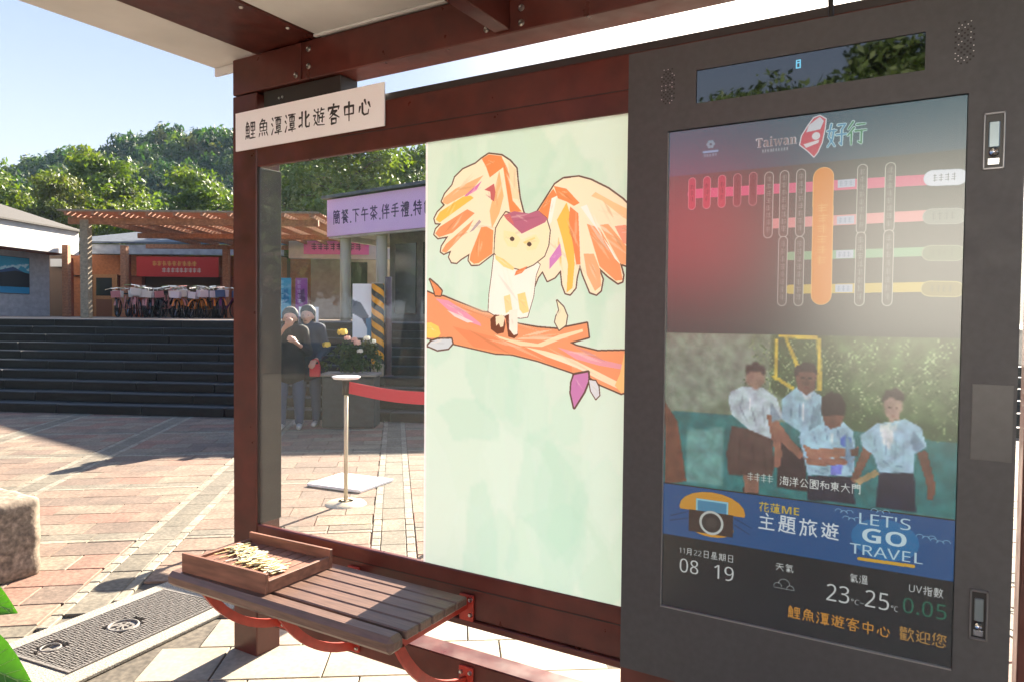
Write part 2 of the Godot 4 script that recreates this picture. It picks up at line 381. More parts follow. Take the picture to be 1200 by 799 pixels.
func lathe(st: SurfaceTool, profile: Array, n := 20, t := Transform3D.IDENTITY) -> void:   # [radius, height] pairs
	for i in profile.size() - 1:
		var a: Array = profile[i]
		var b: Array = profile[i + 1]
		var inside := Vector3(0, (a[1] + b[1]) / 2.0, 0)
		if absf(b[1] - a[1]) < 0.25 * absf(b[0] - a[0]):
			inside.y = (a[1] + b[1]) / 2.0 - (0.05 if (i > 0) else -0.05)
		for k in n:
			var t0 := TAU * k / n
			var t1 := TAU * (k + 1) / n
			var q := [Vector3(cos(t0) * a[0], a[1], sin(t0) * a[0]), Vector3(cos(t1) * a[0], a[1], sin(t1) * a[0]), Vector3(cos(t1) * b[0], b[1], sin(t1) * b[0]), Vector3(cos(t0) * b[0], b[1], sin(t0) * b[0])]
			if a[0] < 0.0001:
				q = [q[0], q[2], q[3]]
			elif b[0] < 0.0001:
				q = [q[0], q[1], q[2]]
			for m in q.size():
				q[m] = t * q[m]
			face(st, q, t * inside)

func ring(st: SurfaceTool, R: float, r: float, n := 20, m := 6, t := Transform3D.IDENTITY) -> void:   # a torus about z
	for i in n:
		var a0 := TAU * i / n
		var a1 := TAU * (i + 1) / n
		for k in m:
			var b0 := TAU * k / m
			var b1 := TAU * (k + 1) / m
			var q := []
			for e in [[a0, b0], [a1, b0], [a1, b1], [a0, b1]]:
				q.append(t * Vector3(cos(e[0]) * (R + r * cos(e[1])), sin(e[0]) * (R + r * cos(e[1])), r * sin(e[1])))
			face(st, q, t * Vector3(cos((a0 + a1) / 2) * R, sin((a0 + a1) / 2) * R, 0))

# ---------------------------------------------------------------- materials
func noise_tex(freq: float, octaves: int, low: float, size := 512, kind := FastNoiseLite.TYPE_SIMPLEX_SMOOTH, stretch := Vector2.ONE) -> NoiseTexture2D:
	var key := "%s %s %s %s %s" % [freq, octaves, low, size, kind]
	if ramps.has(key):
		return ramps[key]
	var n := FastNoiseLite.new()
	n.noise_type = kind
	n.frequency = freq
	n.fractal_octaves = octaves
	n.seed = hash(key) % 1000
	var g := Gradient.new()
	g.set_color(0, Color(low, low, low))
	g.set_color(1, Color.WHITE)
	var t := NoiseTexture2D.new()
	t.width = size
	t.height = size
	t.seamless = true
	t.noise = n
	t.color_ramp = g
	ramps[key] = t
	return t

func paint(called: String, c: Color, rough: float, o := {}) -> StandardMaterial3D:
	# c is linear; o: low (darkest factor of the grain, display scale), freq, oct, scale (tiles per metre), bump (cm), metal, spec, coat, coarse
	if mats.has(called):
		return mats[called]
	var m := StandardMaterial3D.new()
	m.resource_name = called
	m.albedo_color = Color(c.r, c.g, c.b).linear_to_srgb()
	m.roughness = rough
	m.metallic = o.get("metal", 0.0)
	m.metallic_specular = o.get("spec", 0.5)
	if o.has("low"):
		m.albedo_texture = noise_tex(o.get("freq", 0.02), o.get("oct", 5), o.low)
		m.uv1_triplanar = true
		m.uv1_world_triplanar = true
		var s = o.get("scale", 1.0)
		m.uv1_scale = s if s is Vector3 else Vector3.ONE * s
		if o.has("bump"):
			m.heightmap_enabled = true
			m.heightmap_texture = noise_tex(o.get("freq", 0.02), o.get("oct", 5), 0.0)
			m.heightmap_scale = o.bump
	if o.has("coarse"):
		m.detail_enabled = true
		m.detail_blend_mode = BaseMaterial3D.BLEND_MODE_MUL
		m.detail_albedo = noise_tex(0.012, 4, o.coarse)
		m.detail_uv_layer = BaseMaterial3D.DETAIL_UV_2
		m.uv2_triplanar = true
		m.uv2_world_triplanar = true
		m.uv2_scale = Vector3.ONE * o.get("coarse_scale", 0.3)
	if o.has("worn"):   # uneven gloss
		m.roughness_texture = noise_tex(0.018, 6, o.worn)
		m.roughness_texture_channel = BaseMaterial3D.TEXTURE_CHANNEL_RED
		m.uv1_triplanar = true
		m.uv1_world_triplanar = true
	if o.has("coat"):
		m.clearcoat_enabled = true
		m.clearcoat = o.coat
		m.clearcoat_roughness = o.get("coat_rough", 0.05)
	if o.has("back"):
		m.backlight_enabled = true
		m.backlight = o.back
	if o.has("vertex"):
		m.vertex_color_use_as_albedo = true
	mats[called] = m
	return m

# ---------------------------------------------------------------- print: drawing on an Image
func fill(im: Image, p: Array, c: Color) -> void:   # p: Vector2 polygon
	var y0 := 1e9
	var y1 := -1e9
	for v in p:
		y0 = minf(y0, v.y)
		y1 = maxf(y1, v.y)
	for y in range(maxi(0, int(floor(y0))), mini(im.get_height() - 1, int(ceil(y1))) + 1):
		var yy := y + 0.5
		var xs := []
		var prev: Vector2 = p[-1]
		for v: Vector2 in p:
			if (v.y > yy) != (prev.y > yy):
				xs.append(v.x + (yy - v.y) / (prev.y - v.y) * (prev.x - v.x))
			prev = v
		xs.sort()
		for i in range(0, xs.size() - 1, 2):
			var a := maxi(0, int(round(xs[i])))
			var b := mini(im.get_width(), int(round(xs[i + 1])))
			if b > a:
				im.fill_rect(Rect2i(a, y, b - a, 1), c)

func disc(im: Image, c: Vector2, r: float, col: Color, ry := -1.0) -> void:
	var p := []
	for k in 20:
		p.append(c + Vector2(cos(TAU * k / 20.0) * r, sin(TAU * k / 20.0) * (ry if ry > 0 else r)))
	fill(im, p, col)

func stroke(im: Image, p: Array, w0: float, w1: float, c: Color) -> void:
	for i in p.size() - 1:
		var a: Vector2 = p[i]
		var b: Vector2 = p[i + 1]
		var wa := lerpf(w0, w1, i / float(p.size() - 1)) / 2
		var wb := lerpf(w0, w1, (i + 1) / float(p.size() - 1)) / 2
		var n := (b - a).normalized().orthogonal()
		fill(im, [a + n * wa, b + n * wb, b - n * wb, a - n * wa], c)
		if wa > 1.0:
			disc(im, a, wa, c)
		if wb > 1.0:
			disc(im, b, wb, c)

func blob(im: Image, p: Array, c: Color, blur: int) -> void:   # a polygon with a soft edge (a brush wash, an unsharp photograph)
	var r := Rect2(p[0], Vector2.ZERO)
	for v in p:
		r = r.expand(v)
	r = r.grow(blur * 3.0)
	var s := maxi(2, blur)
	var w := maxi(4, int(r.size.x / s))
	var h := maxi(4, int(r.size.y / s))
	var layer := Image.create(w * 4, h * 4, false, Image.FORMAT_RGBA8)
	layer.fill(Color(c.r, c.g, c.b, 0))
	var q := []
	for v in p:
		q.append((v - r.position) / r.size * Vector2(w * 4, h * 4))
	fill(layer, q, c)
	layer.resize(w, h, Image.INTERPOLATE_TRILINEAR)
	layer.resize(int(r.size.x), int(r.size.y), Image.INTERPOLATE_CUBIC)
	im.blend_rect(layer, Rect2i(0, 0, layer.get_width(), layer.get_height()), Vector2i(r.position))

func glyph(im: Image, key: String, r: Rect2, w0: float, w1: float, c: Color, depth := 0) -> void:
	if not GLYPHS.has(key):
		return
	for s: String in GLYPHS[key].split("|"):
		var f := s.split(" ")
		if s.begins_with("@"):
			var o := Vector2(float(f[1]), float(f[2])) / 100
			var e := Vector2(float(f[3]), float(f[4])) / 100
			glyph(im, f[0].substr(1), Rect2(r.position + o * r.size, (e - o) * r.size), w0, w1, c, depth + 1)
		else:
			var p := []
			for i in range(0, f.size(), 2):
				p.append(r.position + Vector2(float(f[i]), float(f[i + 1])) / 100 * r.size)
			stroke(im, p, w0, w1, c)

func write_row(im: Image, text: String, r: Rect2, w0: float, w1: float, c: Color, gap := 0.12) -> void:   # written characters evenly along r
	var step := r.size.x / text.length()
	for i in text.length():
		glyph(im, text[i], Rect2(r.position + Vector2(step * (i + gap / 2), 0), Vector2(step * (1 - gap), r.size.y)), w0, w1, c)

func type(im: Image, text: String, r: Rect2, c: Color, face_name := "Droid Sans", bold := false) -> void:   # printed Latin letters that fill r
	var f := SystemFont.new()
	f.font_names = PackedStringArray([face_name])
	if bold:
		f.font_weight = 700
	var t := TextMesh.new()
	t.font = f
	t.text = text
	t.depth = 0.0
	t.font_size = 64
	t.pixel_size = 0.01
	t.curve_step = 1.0
	var v: PackedVector3Array = t.get_mesh_arrays()[Mesh.ARRAY_VERTEX]
	var lo := Vector2(1e9, 1e9)
	var hi := Vector2(-1e9, -1e9)
	for p in v:
		lo = lo.min(Vector2(p.x, p.y))
		hi = hi.max(Vector2(p.x, p.y))
	for i in range(0, v.size() - 2, 3):
		var tri := []
		for j in 3:
			var q := (Vector2(v[i + j].x, v[i + j].y) - lo) / (hi - lo)
			tri.append(r.position + Vector2(q.x, 1 - q.y) * r.size)
		fill(im, tri, c)

func pill(im: Image, c0: Vector2, c1: Vector2, w: float, edge: Color, inner: Color, line: float) -> void:
	stroke(im, [c0, c1], w, w, edge)
	stroke(im, [c0, c1], w - line * 2, w - line * 2, inner)

func scribble(im: Image, r: Rect2, n: int, c: Color, w: float, vertical := true) -> void:   # writing too small to read
	for i in n:
		var o := r.position + (Vector2(0, r.size.y * i / n) if vertical else Vector2(r.size.x * i / n, 0))
		var s := Vector2(r.size.x, r.size.y / n * 0.8) if vertical else Vector2(r.size.x / n * 0.8, r.size.y)
		for k in 3:
			var y := o.y + s.y * (0.2 + 0.3 * k)
			stroke(im, [Vector2(o.x + s.x * rng.randf() * 0.2, y), Vector2(o.x + s.x * (0.8 + rng.randf() * 0.2), y)], w, w, c)
		var x := o.x + s.x * rng.randf_range(0.3, 0.7)
		stroke(im, [Vector2(x, o.y), Vector2(x, o.y + s.y)], w, w, c)

func to_texture(im: Image, w: int, h: int) -> ImageTexture:
	im.resize(w, h, Image.INTERPOLATE_BILINEAR)
	return ImageTexture.create_from_image(im)

func print_mat(called: String, t: Texture2D, rough: float) -> StandardMaterial3D:
	var m := StandardMaterial3D.new()
	m.resource_name = called
	m.albedo_texture = t
	m.roughness = rough
	m.texture_repeat = false
	return m

func sheet(a: Vector3, ux: Vector3, uy: Vector3) -> ArrayMesh:   # a printed face with UVs; a = top left, ux along the width, uy down
	var st := SurfaceTool.new()
	st.begin(Mesh.PRIMITIVE_TRIANGLES)
	var n := uy.cross(ux).normalized()
	for q in [[0, 0], [1, 0], [1, 1], [0, 0], [1, 1], [0, 1]]:
		st.set_normal(n)
		st.set_uv(Vector2(q[0], q[1]))
		st.add_vertex(a + ux * q[0] + uy * q[1])
	return st.commit()

# ---------------------------------------------------------------- the bus shelter
func build_shelter() -> void:
	var brown := paint("brown_steel", Color(0.125, 0.025, 0.017), 0.5, {"low": 0.78, "freq": 0.02, "oct": 6, "scale": 0.8, "worn": 0.5, "coarse": 0.85, "coarse_scale": 0.5})
	var dark := paint("black_rubber", Color(0.018, 0.015, 0.014), 0.5)
	var white := paint("white_ceiling", Color(0.74, 0.73, 0.71), 0.45, {"low": 0.9, "freq": 0.008, "oct": 5, "scale": 0.5})
	var steel := paint("bolt_steel", Color(0.6, 0.58, 0.55), 0.3, {"metal": 1.0})
	var s := thing("bus_shelter", "dark brown steel bus shelter with white ceiling and clear glass pane", "shelter")
	var st := mb()
	box(st, Vector3(-2.735, 0.0, -0.13), Vector3(-2.58, 2.474, 0.0), 0.004)
	piece("post", st, brown, s)
	st = mb()
	box(st, Vector3(0.166, 0.0, -0.13), Vector3(0.32, 2.474, 0.0), 0.004)
	piece("post", st, brown, s)
	st = mb()
	box(st, Vector3(-2.735, 2.48, -0.13), Vector3(0.6, 2.636, 0.0), 0.004)
	piece("roof_beam", st, brown, s)
	# flat brown girder under the roof at the left end, white soffit and ceiling boards
	st = mb()
	box(st, Vector3(-2.60, 2.642, -0.128), Vector3(-2.222, 2.70, 1.32), 0.003)
	piece("roof_girder", st, brown, s)
	st = mb()
	box(st, Vector3(-1.36, 2.49, 0.002), Vector3(-1.30, 2.64, 1.28), 0.003)
	piece("rafter", st, brown, s)
	st = mb()
	box(st, Vector3(0.2, 2.49, 0.002), Vector3(0.26, 2.64, 1.28), 0.003)
	piece("rafter", st, brown, s)
	st = mb()
	box(st, Vector3(-2.92, 2.645, -0.05), Vector3(-2.604, 2.70, 1.34), 0.003)
	piece("soffit", st, white, s)
	st = mb()
	box(st, Vector3(-2.925, 2.61, -0.062), Vector3(-2.735, 2.70, -0.051), 0.0)
	piece("soffit_trim", st, white, s)
	var cx := -2.218
	for k in 4:
		st = mb()
		box(st, Vector3(cx, 2.648 if k % 2 == 0 else 2.6475, -0.125), Vector3(cx + 0.7, 2.69, 1.33), 0.004)
		piece("ceiling_board", st, white, s)
		cx += 0.706
	st = mb()
	box(st, Vector3(-2.95, 2.702, -0.14), Vector3(0.7, 2.78, 1.36), 0.01)
	piece("roof_sheet", st, brown, s)
	# white lip along the ceiling edge
	st = mb()
	box(st, Vector3(-2.218, 2.637, 0.002), Vector3(0.58, 2.6465, 0.016))
	piece("ceiling_trim", st, white, s)
	# panel frame
	st = mb()
	box(st, Vector3(-2.578, 2.154, -0.024), Vector3(0.164, 2.335, 0.0), 0.003)
	var head := piece("head_rail", st, brown, s)
	st = mb()
	box(st, Vector3(-2.10, 2.222, 0.0), Vector3(0.164, 2.2245, 0.0022))
	piece("seam", st, dark, head)
	st = mb()
	box(st, Vector3(-2.1, 2.3352, -0.022), Vector3(0.164, 2.360, -0.004), 0.0)
	piece("rubber_cap", st, dark, head)
	st = mb()
	box(st, Vector3(-2.578, 0.43, -0.024), Vector3(0.164, 0.597, 0.0), 0.004)
	var sill := piece("bottom_rail", st, brown, s)
	st = mb()
	box(st, Vector3(-2.578, 0.405, -0.03), Vector3(-0.84, 0.4285, 0.012), 0.003)
	piece("rail_lip", st, brown, sill)
	st = mb()
	box(st, Vector3(-2.575, 0.538, 0.0), Vector3(-0.82, 0.541, 0.0022))
	piece("seam", st, dark, sill)
	st = mb()
	box(st, Vector3(-2.578, 0.162, -0.10), Vector3(0.164, 0.270, 0.0), 0.004)
	piece("lower_rail", st, brown, s)
	# connecting block between head rail and roof beam, with the gap of sky to its right
	st = mb()
	box(st, Vector3(-2.56, 2.337, -0.12), Vector3(-2.105, 2.478, -0.022), 0.003)
	piece("filler_block", st, dark, s)
	st = mb()
	box(st, Vector3(-2.32, 2.484, 0.0005), Vector3(-2.3, 2.632, 0.006), 0.001)
	piece("joint_plate", st, brown, s)
	# dark glazing frame along the post
	st = mb()
	box(st, Vector3(-2.5795, 0.6, -0.126), Vector3(-2.566, 2.152, -0.003), 0.002)
	piece("glazing_frame", st, paint("bronze_frame", Color(0.026, 0.018, 0.014), 0.5, {"low": 0.8, "freq": 0.02, "oct": 5, "scale": 0.8}), s)
	# clear pane
	var glass := StandardMaterial3D.new()
	glass.resource_name = "clear_glass"
	glass.transparency = BaseMaterial3D.TRANSPARENCY_ALPHA
	glass.albedo_color = Color(0.9, 1.0, 0.95, 0.01)
	glass.roughness = 0.01
	glass.metallic_specular = 0.42
	st = mb()
	box(st, Vector3(-2.565, 0.598, -0.013), Vector3(0.163, 2.1535, -0.009))
	piece("glass_pane", st, glass, s)
	for b in [[-2.262, 2.60, 0.0], [-2.262, 2.53, 0.0], [-2.335, 2.505, 0.0], [-1.395, 2.51, 0.0], [-1.255, 2.555, 0.0], [-1.255, 2.505, 0.0]]:
		st = mb(true)
		lathe(st, [[0.0, 0.0085], [0.006, 0.008], [0.0115, 0.003], [0.012, 0.0]], 10, Transform3D(Basis(Vector3.RIGHT, PI / 2), Vector3(b[0], b[1], 0.001)))
		piece("bolt", st, steel, s)
	for z in [0.12, 0.34, 0.56]:
		st = mb(true)
		lathe(st, [[0.0, -0.006], [0.006, -0.005], [0.009, 0.0]], 8, Transform3D(Basis.IDENTITY, Vector3(-2.25, 2.641, z)))
		piece("bolt", st, steel, s)
	for b in [[-2.46, 2.435], [-2.44, 2.437]]:
		st = mb(true)
		lathe(st, [[0.0, 0.005], [0.005, 0.004], [0.006, 0.0]], 8, Transform3D(Basis(Vector3.RIGHT, PI / 2), Vector3(b[0], b[1], -0.0215)))
		piece("bolt", st, steel, s)

func build_sign() -> void:
	var im := Image.create(1720, 336, false, Image.FORMAT_RGBA8)
	im.fill(Color8(244, 243, 245))
	var x := 130.0
	for ch in "鯉魚潭潭北遊客中心":
		var big := ch in "北中心客"
		glyph(im, ch, Rect2(x, 96 if ch != "心" else 80, 132, 156), 21 if big else 15, 9 if big else 7, Color8(32, 28, 30))
		x += 166
	var board := thing("sign_board", "long white board with black brushed characters fixed to the brown post", "sign", Vector3(-2.275, 2.232, 0.004))
	board.rotation.z = 0.006
	var st := mb()
	box(st, Vector3(-0.427, 0, 0), Vector3(0.427, 0.166, 0.006), 0.001)
	piece("board", st, paint("white_board", Color(0.82, 0.81, 0.83), 0.4), board)
	part("lettering", sheet(Vector3(-0.426, 0.165, 0.0066), Vector3(0.852, 0, 0), Vector3(0, -0.164, 0)), print_mat("sign_print", to_texture(im, 860, 168), 0.4), board)

func build_film() -> void:
	var W := 912
	var H := 1556
	var im := Image.create(W, H, false, Image.FORMAT_RGBA8)
	im.fill(Color8(218, 240, 226))
	for i in 60:   # washes of watercolour
		var c := Vector2(rng.randf() * W, rng.randf() * H)
		var w := rng.randf_range(30, 150)
		var h := rng.randf_range(80, 330)
		var p := []
		for k in 9:
			var r := rng.randf_range(0.7, 1.2)
			p.append(c + Vector2(cos(TAU * k / 9.0) * w, sin(TAU * k / 9.0) * h) * r)
		var tone: Color = [Color8(184, 228, 208), Color8(226, 246, 236), Color8(196, 234, 216), Color8(222, 244, 232)][i % 4]
		tone.a = 0.28
		blob(im, p, tone, 14)
	for o in OWL:
		var p := []
		for i in range(0, o[4].size(), 2):
			p.append(Vector2(o[4][i], o[4][i + 1]))
		var col := Color8(o[0], o[1], o[2])
		if o[3] > 0:
			var loop := p.duplicate()
			loop.append(p[0])
			stroke(im, loop, o[3] * 2.8, o[3] * 2.2, Color8(104, 78, 66))
		fill(im, p, col)
		if p.size() >= 4:   # brush streaks along the shape
			var a0: Vector2 = p[0]
			var b0: Vector2 = p[p.size() / 2]
			var nrm := (b0 - a0).normalized().orthogonal()
			var wide := minf(16.0, a0.distance_to(b0) * 0.08)
			for k in 3:
				var s0 := a0.lerp(b0, rng.randf_range(0.1, 0.35)) + nrm * rng.randfn(0, wide)
				var s1 := a0.lerp(b0, rng.randf_range(0.55, 0.88)) + nrm * rng.randfn(0, wide)
				var tone := col.lerp(Color8(255, 248, 232), 0.55) if k < 2 else col.darkened(0.1)
				tone.a = 0.55
				blob(im, [s0, s0.lerp(s1, 0.5) + nrm * wide * 0.35, s1, s0.lerp(s1, 0.5) - nrm * wide * 0.35], tone, 3)
	im.fill_rect(Rect2i(0, 0, 9, H), Color8(250, 251, 250))
	var m := print_mat("owl_film_print", to_texture(im, W, H), 0.35)
	m.backlight_enabled = true
	m.backlight = Color(0.33, 0.33, 0.33)
	var f := thing("printed_film", "pale green printed film with an orange owl on a branch, on the glass", "window film", Vector3(-1.662, 0.597, -0.0065))
	part("film", sheet(Vector3(0, 1.556, 0), Vector3(0.912, 0, 0), Vector3(0, -1.556, 0)), m, f)

# ---------------------------------------------------------------- the screen cabinet
func screen_picture() -> ImageTexture:
	var S := 2.0
	var im := Image.create(1436, 2710, false, Image.FORMAT_RGBA8)
	im.fill(Color8(24, 26, 26))
	# backdrop of the route map: teal header over dark green
	im.fill_rect(Rect2i(0, 0, 1436, 1134), Color8(50, 72, 70))
	im.fill_rect(Rect2i(0, 0, 1436, 250), Color8(20, 86, 106))
	# route lines
	var lines := [[69, 178, 640, 190, Color8(214, 92, 132), 26], [287, 274, 690, 275, Color8(220, 150, 150), 26], [332, 361, 640, 361, Color8(120, 176, 138), 22], [334, 448, 640, 446, Color8(196, 178, 84), 24]]
	for l in lines:
		stroke(im, [Vector2(l[0], l[1]) * S, Vector2(l[2], l[3]) * S], l[5] * S, l[5] * S, l[4])
	var ends := [[183, Color8(200, 214, 226), Color8(214, 224, 236)], [274, Color8(150, 164, 158), Color8(122, 138, 130)], [361, Color8(150, 164, 140), Color8(98, 122, 98)], [446, Color8(196, 190, 120), Color8(132, 128, 76)]]
	for e in ends:
		pill(im, Vector2(652, e[0] + 4) * S, Vector2(704, e[0] + 6) * S, 38 * S, e[1], e[2], 4)
		scribble(im, Rect2(652 * S, (e[0] - 5) * S, 50 * S, 18 * S), 4, Color8(70, 84, 80), 2, false)
	var edge := Color8(186, 192, 182)
	for i in 5:
		var x := 69 + i * 41.5
		pill(im, Vector2(x, 144) * S, Vector2(x, 212) * S, 22 * S, Color8(206, 150, 160), Color8(176, 62, 84) if i < 3 else Color8(96, 62, 68), 3)
		scribble(im, Rect2((x - 6) * S, 152 * S, 12 * S, 52 * S), 3, Color8(60, 30, 38), 2)
	for q in [[276, 148, 300], [315, 148, 300], [356, 148, 300], [315, 320, 480], [356, 322, 480], [500, 150, 300], [562, 152, 300], [500, 318, 480], [562, 316, 480]]:
		pill(im, Vector2(q[0], q[1]) * S, Vector2(q[0], q[2]) * S, 24 * S, edge, Color8(74, 84, 80), 4)
		scribble(im, Rect2((q[0] - 7) * S, q[1] * S, 14 * S, (q[2] - q[1]) * S), 8, Color8(150, 160, 154), 2)
	pill(im, Vector2(410, 162) * S, Vector2(411, 464) * S, 50 * S, Color8(240, 190, 110), Color8(226, 142, 38), 4)
	scribble(im, Rect2(398 * S, 230 * S, 24 * S, 160 * S), 6, Color8(240, 190, 110), 3)
	for y in [183, 275, 361, 447]:
		im.fill_rect(Rect2i(int(444 * S), int((y - 10) * S), int(40 * S), int(20 * S)), Color8(176, 194, 212))
		scribble(im, Rect2(448 * S, (y - 7) * S, 32 * S, 14 * S), 3, Color8(120, 140, 160), 2, false)
	# heading: emblem, island shape and two brushed characters
	type(im, "Taiwan", Rect2(240 * S, 44 * S, 104 * S, 26 * S), Color8(222, 224, 224), "Droid Serif", true)
	type(im, "Taiwan", Rect2(242 * S, 46 * S, 100 * S, 23 * S), Color8(136, 128, 128), "Droid Serif", true)
	scribble(im, Rect2(256 * S, 76 * S, 68 * S, 9 * S), 10, Color8(196, 206, 204), 2, false)
	var isle := [[398, 6], [412, 16], [410, 40], [404, 74], [394, 98], [386, 108], [372, 92], [352, 74], [356, 52], [372, 26], [384, 10]]
	var p := []
	for q in isle:
		p.append(Vector2(q[0], q[1]) * S)
	var loop := p.duplicate()
	loop.append(p[0])
	stroke(im, loop, 12, 12, Color8(216, 220, 224))
	fill(im, p, Color8(200, 70, 92))
	fill(im, [Vector2(372, 26) * S, Vector2(398, 8) * S, Vector2(408, 20) * S, Vector2(400, 40) * S, Vector2(366, 44) * S], Color8(206, 214, 222))
	disc(im, Vector2(390, 56) * S, 20, Color8(218, 224, 226))
	fill(im, [Vector2(360, 74) * S, Vector2(398, 66) * S, Vector2(396, 74) * S, Vector2(366, 84) * S], Color8(222, 220, 222))
	write_row(im, "好行", Rect2(416 * S, 30 * S, 92 * S, 58 * S), 17, 13, Color8(196, 226, 226), 0.05)
	glyph(im, "好", Rect2(417 * S, 30 * S, 44 * S, 58 * S), 9, 7, Color8(44, 150, 190))
	glyph(im, "行", Rect2(463 * S, 30 * S, 44 * S, 58 * S), 9, 7, Color8(20, 140, 92))
	for k in 6:
		disc(im, Vector2(119, 46) * S + Vector2(cos(k * TAU / 6), sin(k * TAU / 6)) * 15, 9, Color8(110, 160, 176))
	stroke(im, [Vector2(100, 66) * S, Vector2(138, 66) * S], 12, 12, Color8(120, 170, 206))
	scribble(im, Rect2(100 * S, 72 * S, 38 * S, 8 * S), 5, Color8(150, 180, 200), 2, false)
	# the pictured group of pupils
	var pic := Image.create(1436, 960, false, Image.FORMAT_RGBA8)
	pic.fill(Color8(120, 138, 116))
	var weeds := false
	for o in PICTURE:
		var q := []
		for i in range(0, o[4].size(), 2):
			q.append((Vector2(o[4][i], o[4][i + 1]) * S - Vector2(0, 1120)))
		if o[3] > 1:
			blob(pic, q, Color8(o[0], o[1], o[2]), int(o[3] * S))
		else:
			fill(pic, q, Color8(o[0], o[1], o[2]))
		if not weeds and o[0] == 50:
			weeds = true
			for k in 420:   # tall grass behind them
				var a := Vector2(rng.randf_range(440, 1436), rng.randf_range(0, 480))
				if a.y > 250 + a.x * 0.14:
					continue
				var g := [Color8(140, 166, 112), Color8(70, 98, 60), Color8(168, 186, 140)][k % 3] as Color
				stroke(pic, [a, a + Vector2(rng.randf_range(-30, 24), 24), a + Vector2(rng.randf_range(-60, 40), 80)], 3, 1, g)
	pic.resize(170, 114, Image.INTERPOLATE_TRILINEAR)
	var grain := FastNoiseLite.new()   # the mottle of a small photograph
	grain.seed = 11
	grain.frequency = 0.09
	grain.fractal_octaves = 4
	for y in 114:
		for x in 170:
			var c := pic.get_pixel(x, y)
			var k := 1.0 + 0.24 * grain.get_noise_2d(x, y)
			pic.set_pixel(x, y, Color(c.r * k, c.g * (k + 0.05 * grain.get_noise_2d(x + 300, y)), c.b * k, 1.0))
	pic.resize(1436, 960, Image.INTERPOLATE_CUBIC)
	im.blit_rect(pic, Rect2i(0, 12, 1436, 860), Vector2i(0, 1134))
	# caption, the blue strip and the footer
	write_row(im, "海洋公園和東大門", Rect2(318 * S, 940 * S, 198 * S, 24 * S), 5, 4, Color8(226, 232, 226))
	scribble(im, Rect2(236 * S, 940 * S, 70 * S, 22 * S), 4, Color8(200, 214, 208), 4, false)
	im.fill_rect(Rect2i(0, int(1000 * S), 1436, int(146 * S)), Color8(30, 84, 140))
	disc(im, Vector2(140, 1058) * S, 92 * S, Color8(214, 154, 48), 50 * S)
	fill(im, [Vector2(40, 1066) * S, Vector2(240, 1066) * S, Vector2(246, 1110) * S, Vector2(34, 1110) * S], Color8(30, 84, 140))
	disc(im, Vector2(140, 1108) * S, 62 * S, Color8(214, 154, 48), 26 * S)
	fill(im, [Vector2(96, 1030) * S, Vector2(186, 1030) * S, Vector2(186, 1068) * S, Vector2(96, 1068) * S], Color8(150, 208, 220))
	fill(im, [Vector2(101, 1035) * S, Vector2(181, 1035) * S, Vector2(181, 1068) * S, Vector2(101, 1068) * S], Color8(70, 140, 176))
	fill(im, [Vector2(76, 1064) * S, Vector2(200, 1064) * S, Vector2(200, 1126) * S, Vector2(76, 1126) * S], Color8(62, 46, 40))
	disc(im, Vector2(140, 1094) * S, 34 * S, Color8(200, 206, 200))
	disc(im, Vector2(140, 1094) * S, 27 * S, Color8(50, 44, 42))
	disc(im, Vector2(140, 1094) * S, 15 * S, Color8(74, 66, 62))
	for q in [[24, 1090, 72, 1072], [22, 1104, 74, 1090], [204, 1072, 250, 1092], [204, 1090, 244, 1110]]:
		stroke(im, [Vector2(q[0], q[1]) * S, Vector2(q[2], q[3]) * S], 7, 4, Color8(22, 46, 88))
	write_row(im, "花蓮", Rect2(266 * S, 1016 * S, 58 * S, 26 * S), 6, 5, Color8(206, 176, 70))
	type(im, "ME", Rect2(326 * S, 1019 * S, 44 * S, 20 * S), Color8(206, 176, 70), "Droid Sans", true)
	write_row(im, "主題旅遊", Rect2(262 * S, 1046 * S, 208 * S, 44 * S), 9, 8, Color8(222, 230, 236), 0.2)
	disc(im, Vector2(570, 1070) * S, 76 * S, Color8(36, 116, 172), 52 * S)
	type(im, "LET'S", Rect2(512 * S, 1010 * S, 114 * S, 28 * S), Color8(196, 222, 236))
	type(im, "GO", Rect2(520 * S, 1046 * S, 98 * S, 36 * S), Color8(206, 230, 240), "Droid Sans", true)
	type(im, "TRAVEL", Rect2(492 * S, 1090 * S, 162 * S, 26 * S), Color8(196, 222, 236))
	stroke(im, [Vector2(514, 1127) * S, Vector2(634, 1124) * S], 17, 17, Color8(216, 170, 52))
	for q in [[478, 1014], [496, 1030], [660, 1050], [690, 1056], [560, 1002]]:
		for k in 3:
			var c := Vector2(q[0] - 14 + k * 13, q[1] + (k % 2) * 3) * S
			var arc := []
			for j in 7:
				arc.append(c + Vector2(cos(PI + PI * j / 6.0) * 16, sin(PI + PI * j / 6.0) * 14))
			stroke(im, arc, 3, 3, Color8(150, 196, 220))
	var pale := Color8(206, 210, 206)
	type(im, "11", Rect2(50 * S, 1178 * S, 16 * S, 15 * S), pale)
	glyph(im, "月", Rect2(70 * S, 1176 * S, 18 * S, 20 * S), 4, 4, pale)
	type(im, "22", Rect2(92 * S, 1178 * S, 22 * S, 15 * S), pale)
	write_row(im, "日星期日", Rect2(116 * S, 1175 * S, 90 * S, 20 * S), 4, 4, pale)
	type(im, "08", Rect2(52 * S, 1208 * S, 54 * S, 40 * S), pale)
	type(im, "19", Rect2(150 * S, 1208 * S, 54 * S, 40 * S), pale)
	write_row(im, "天氣", Rect2(312 * S, 1172 * S, 48 * S, 22 * S), 4, 4, pale)
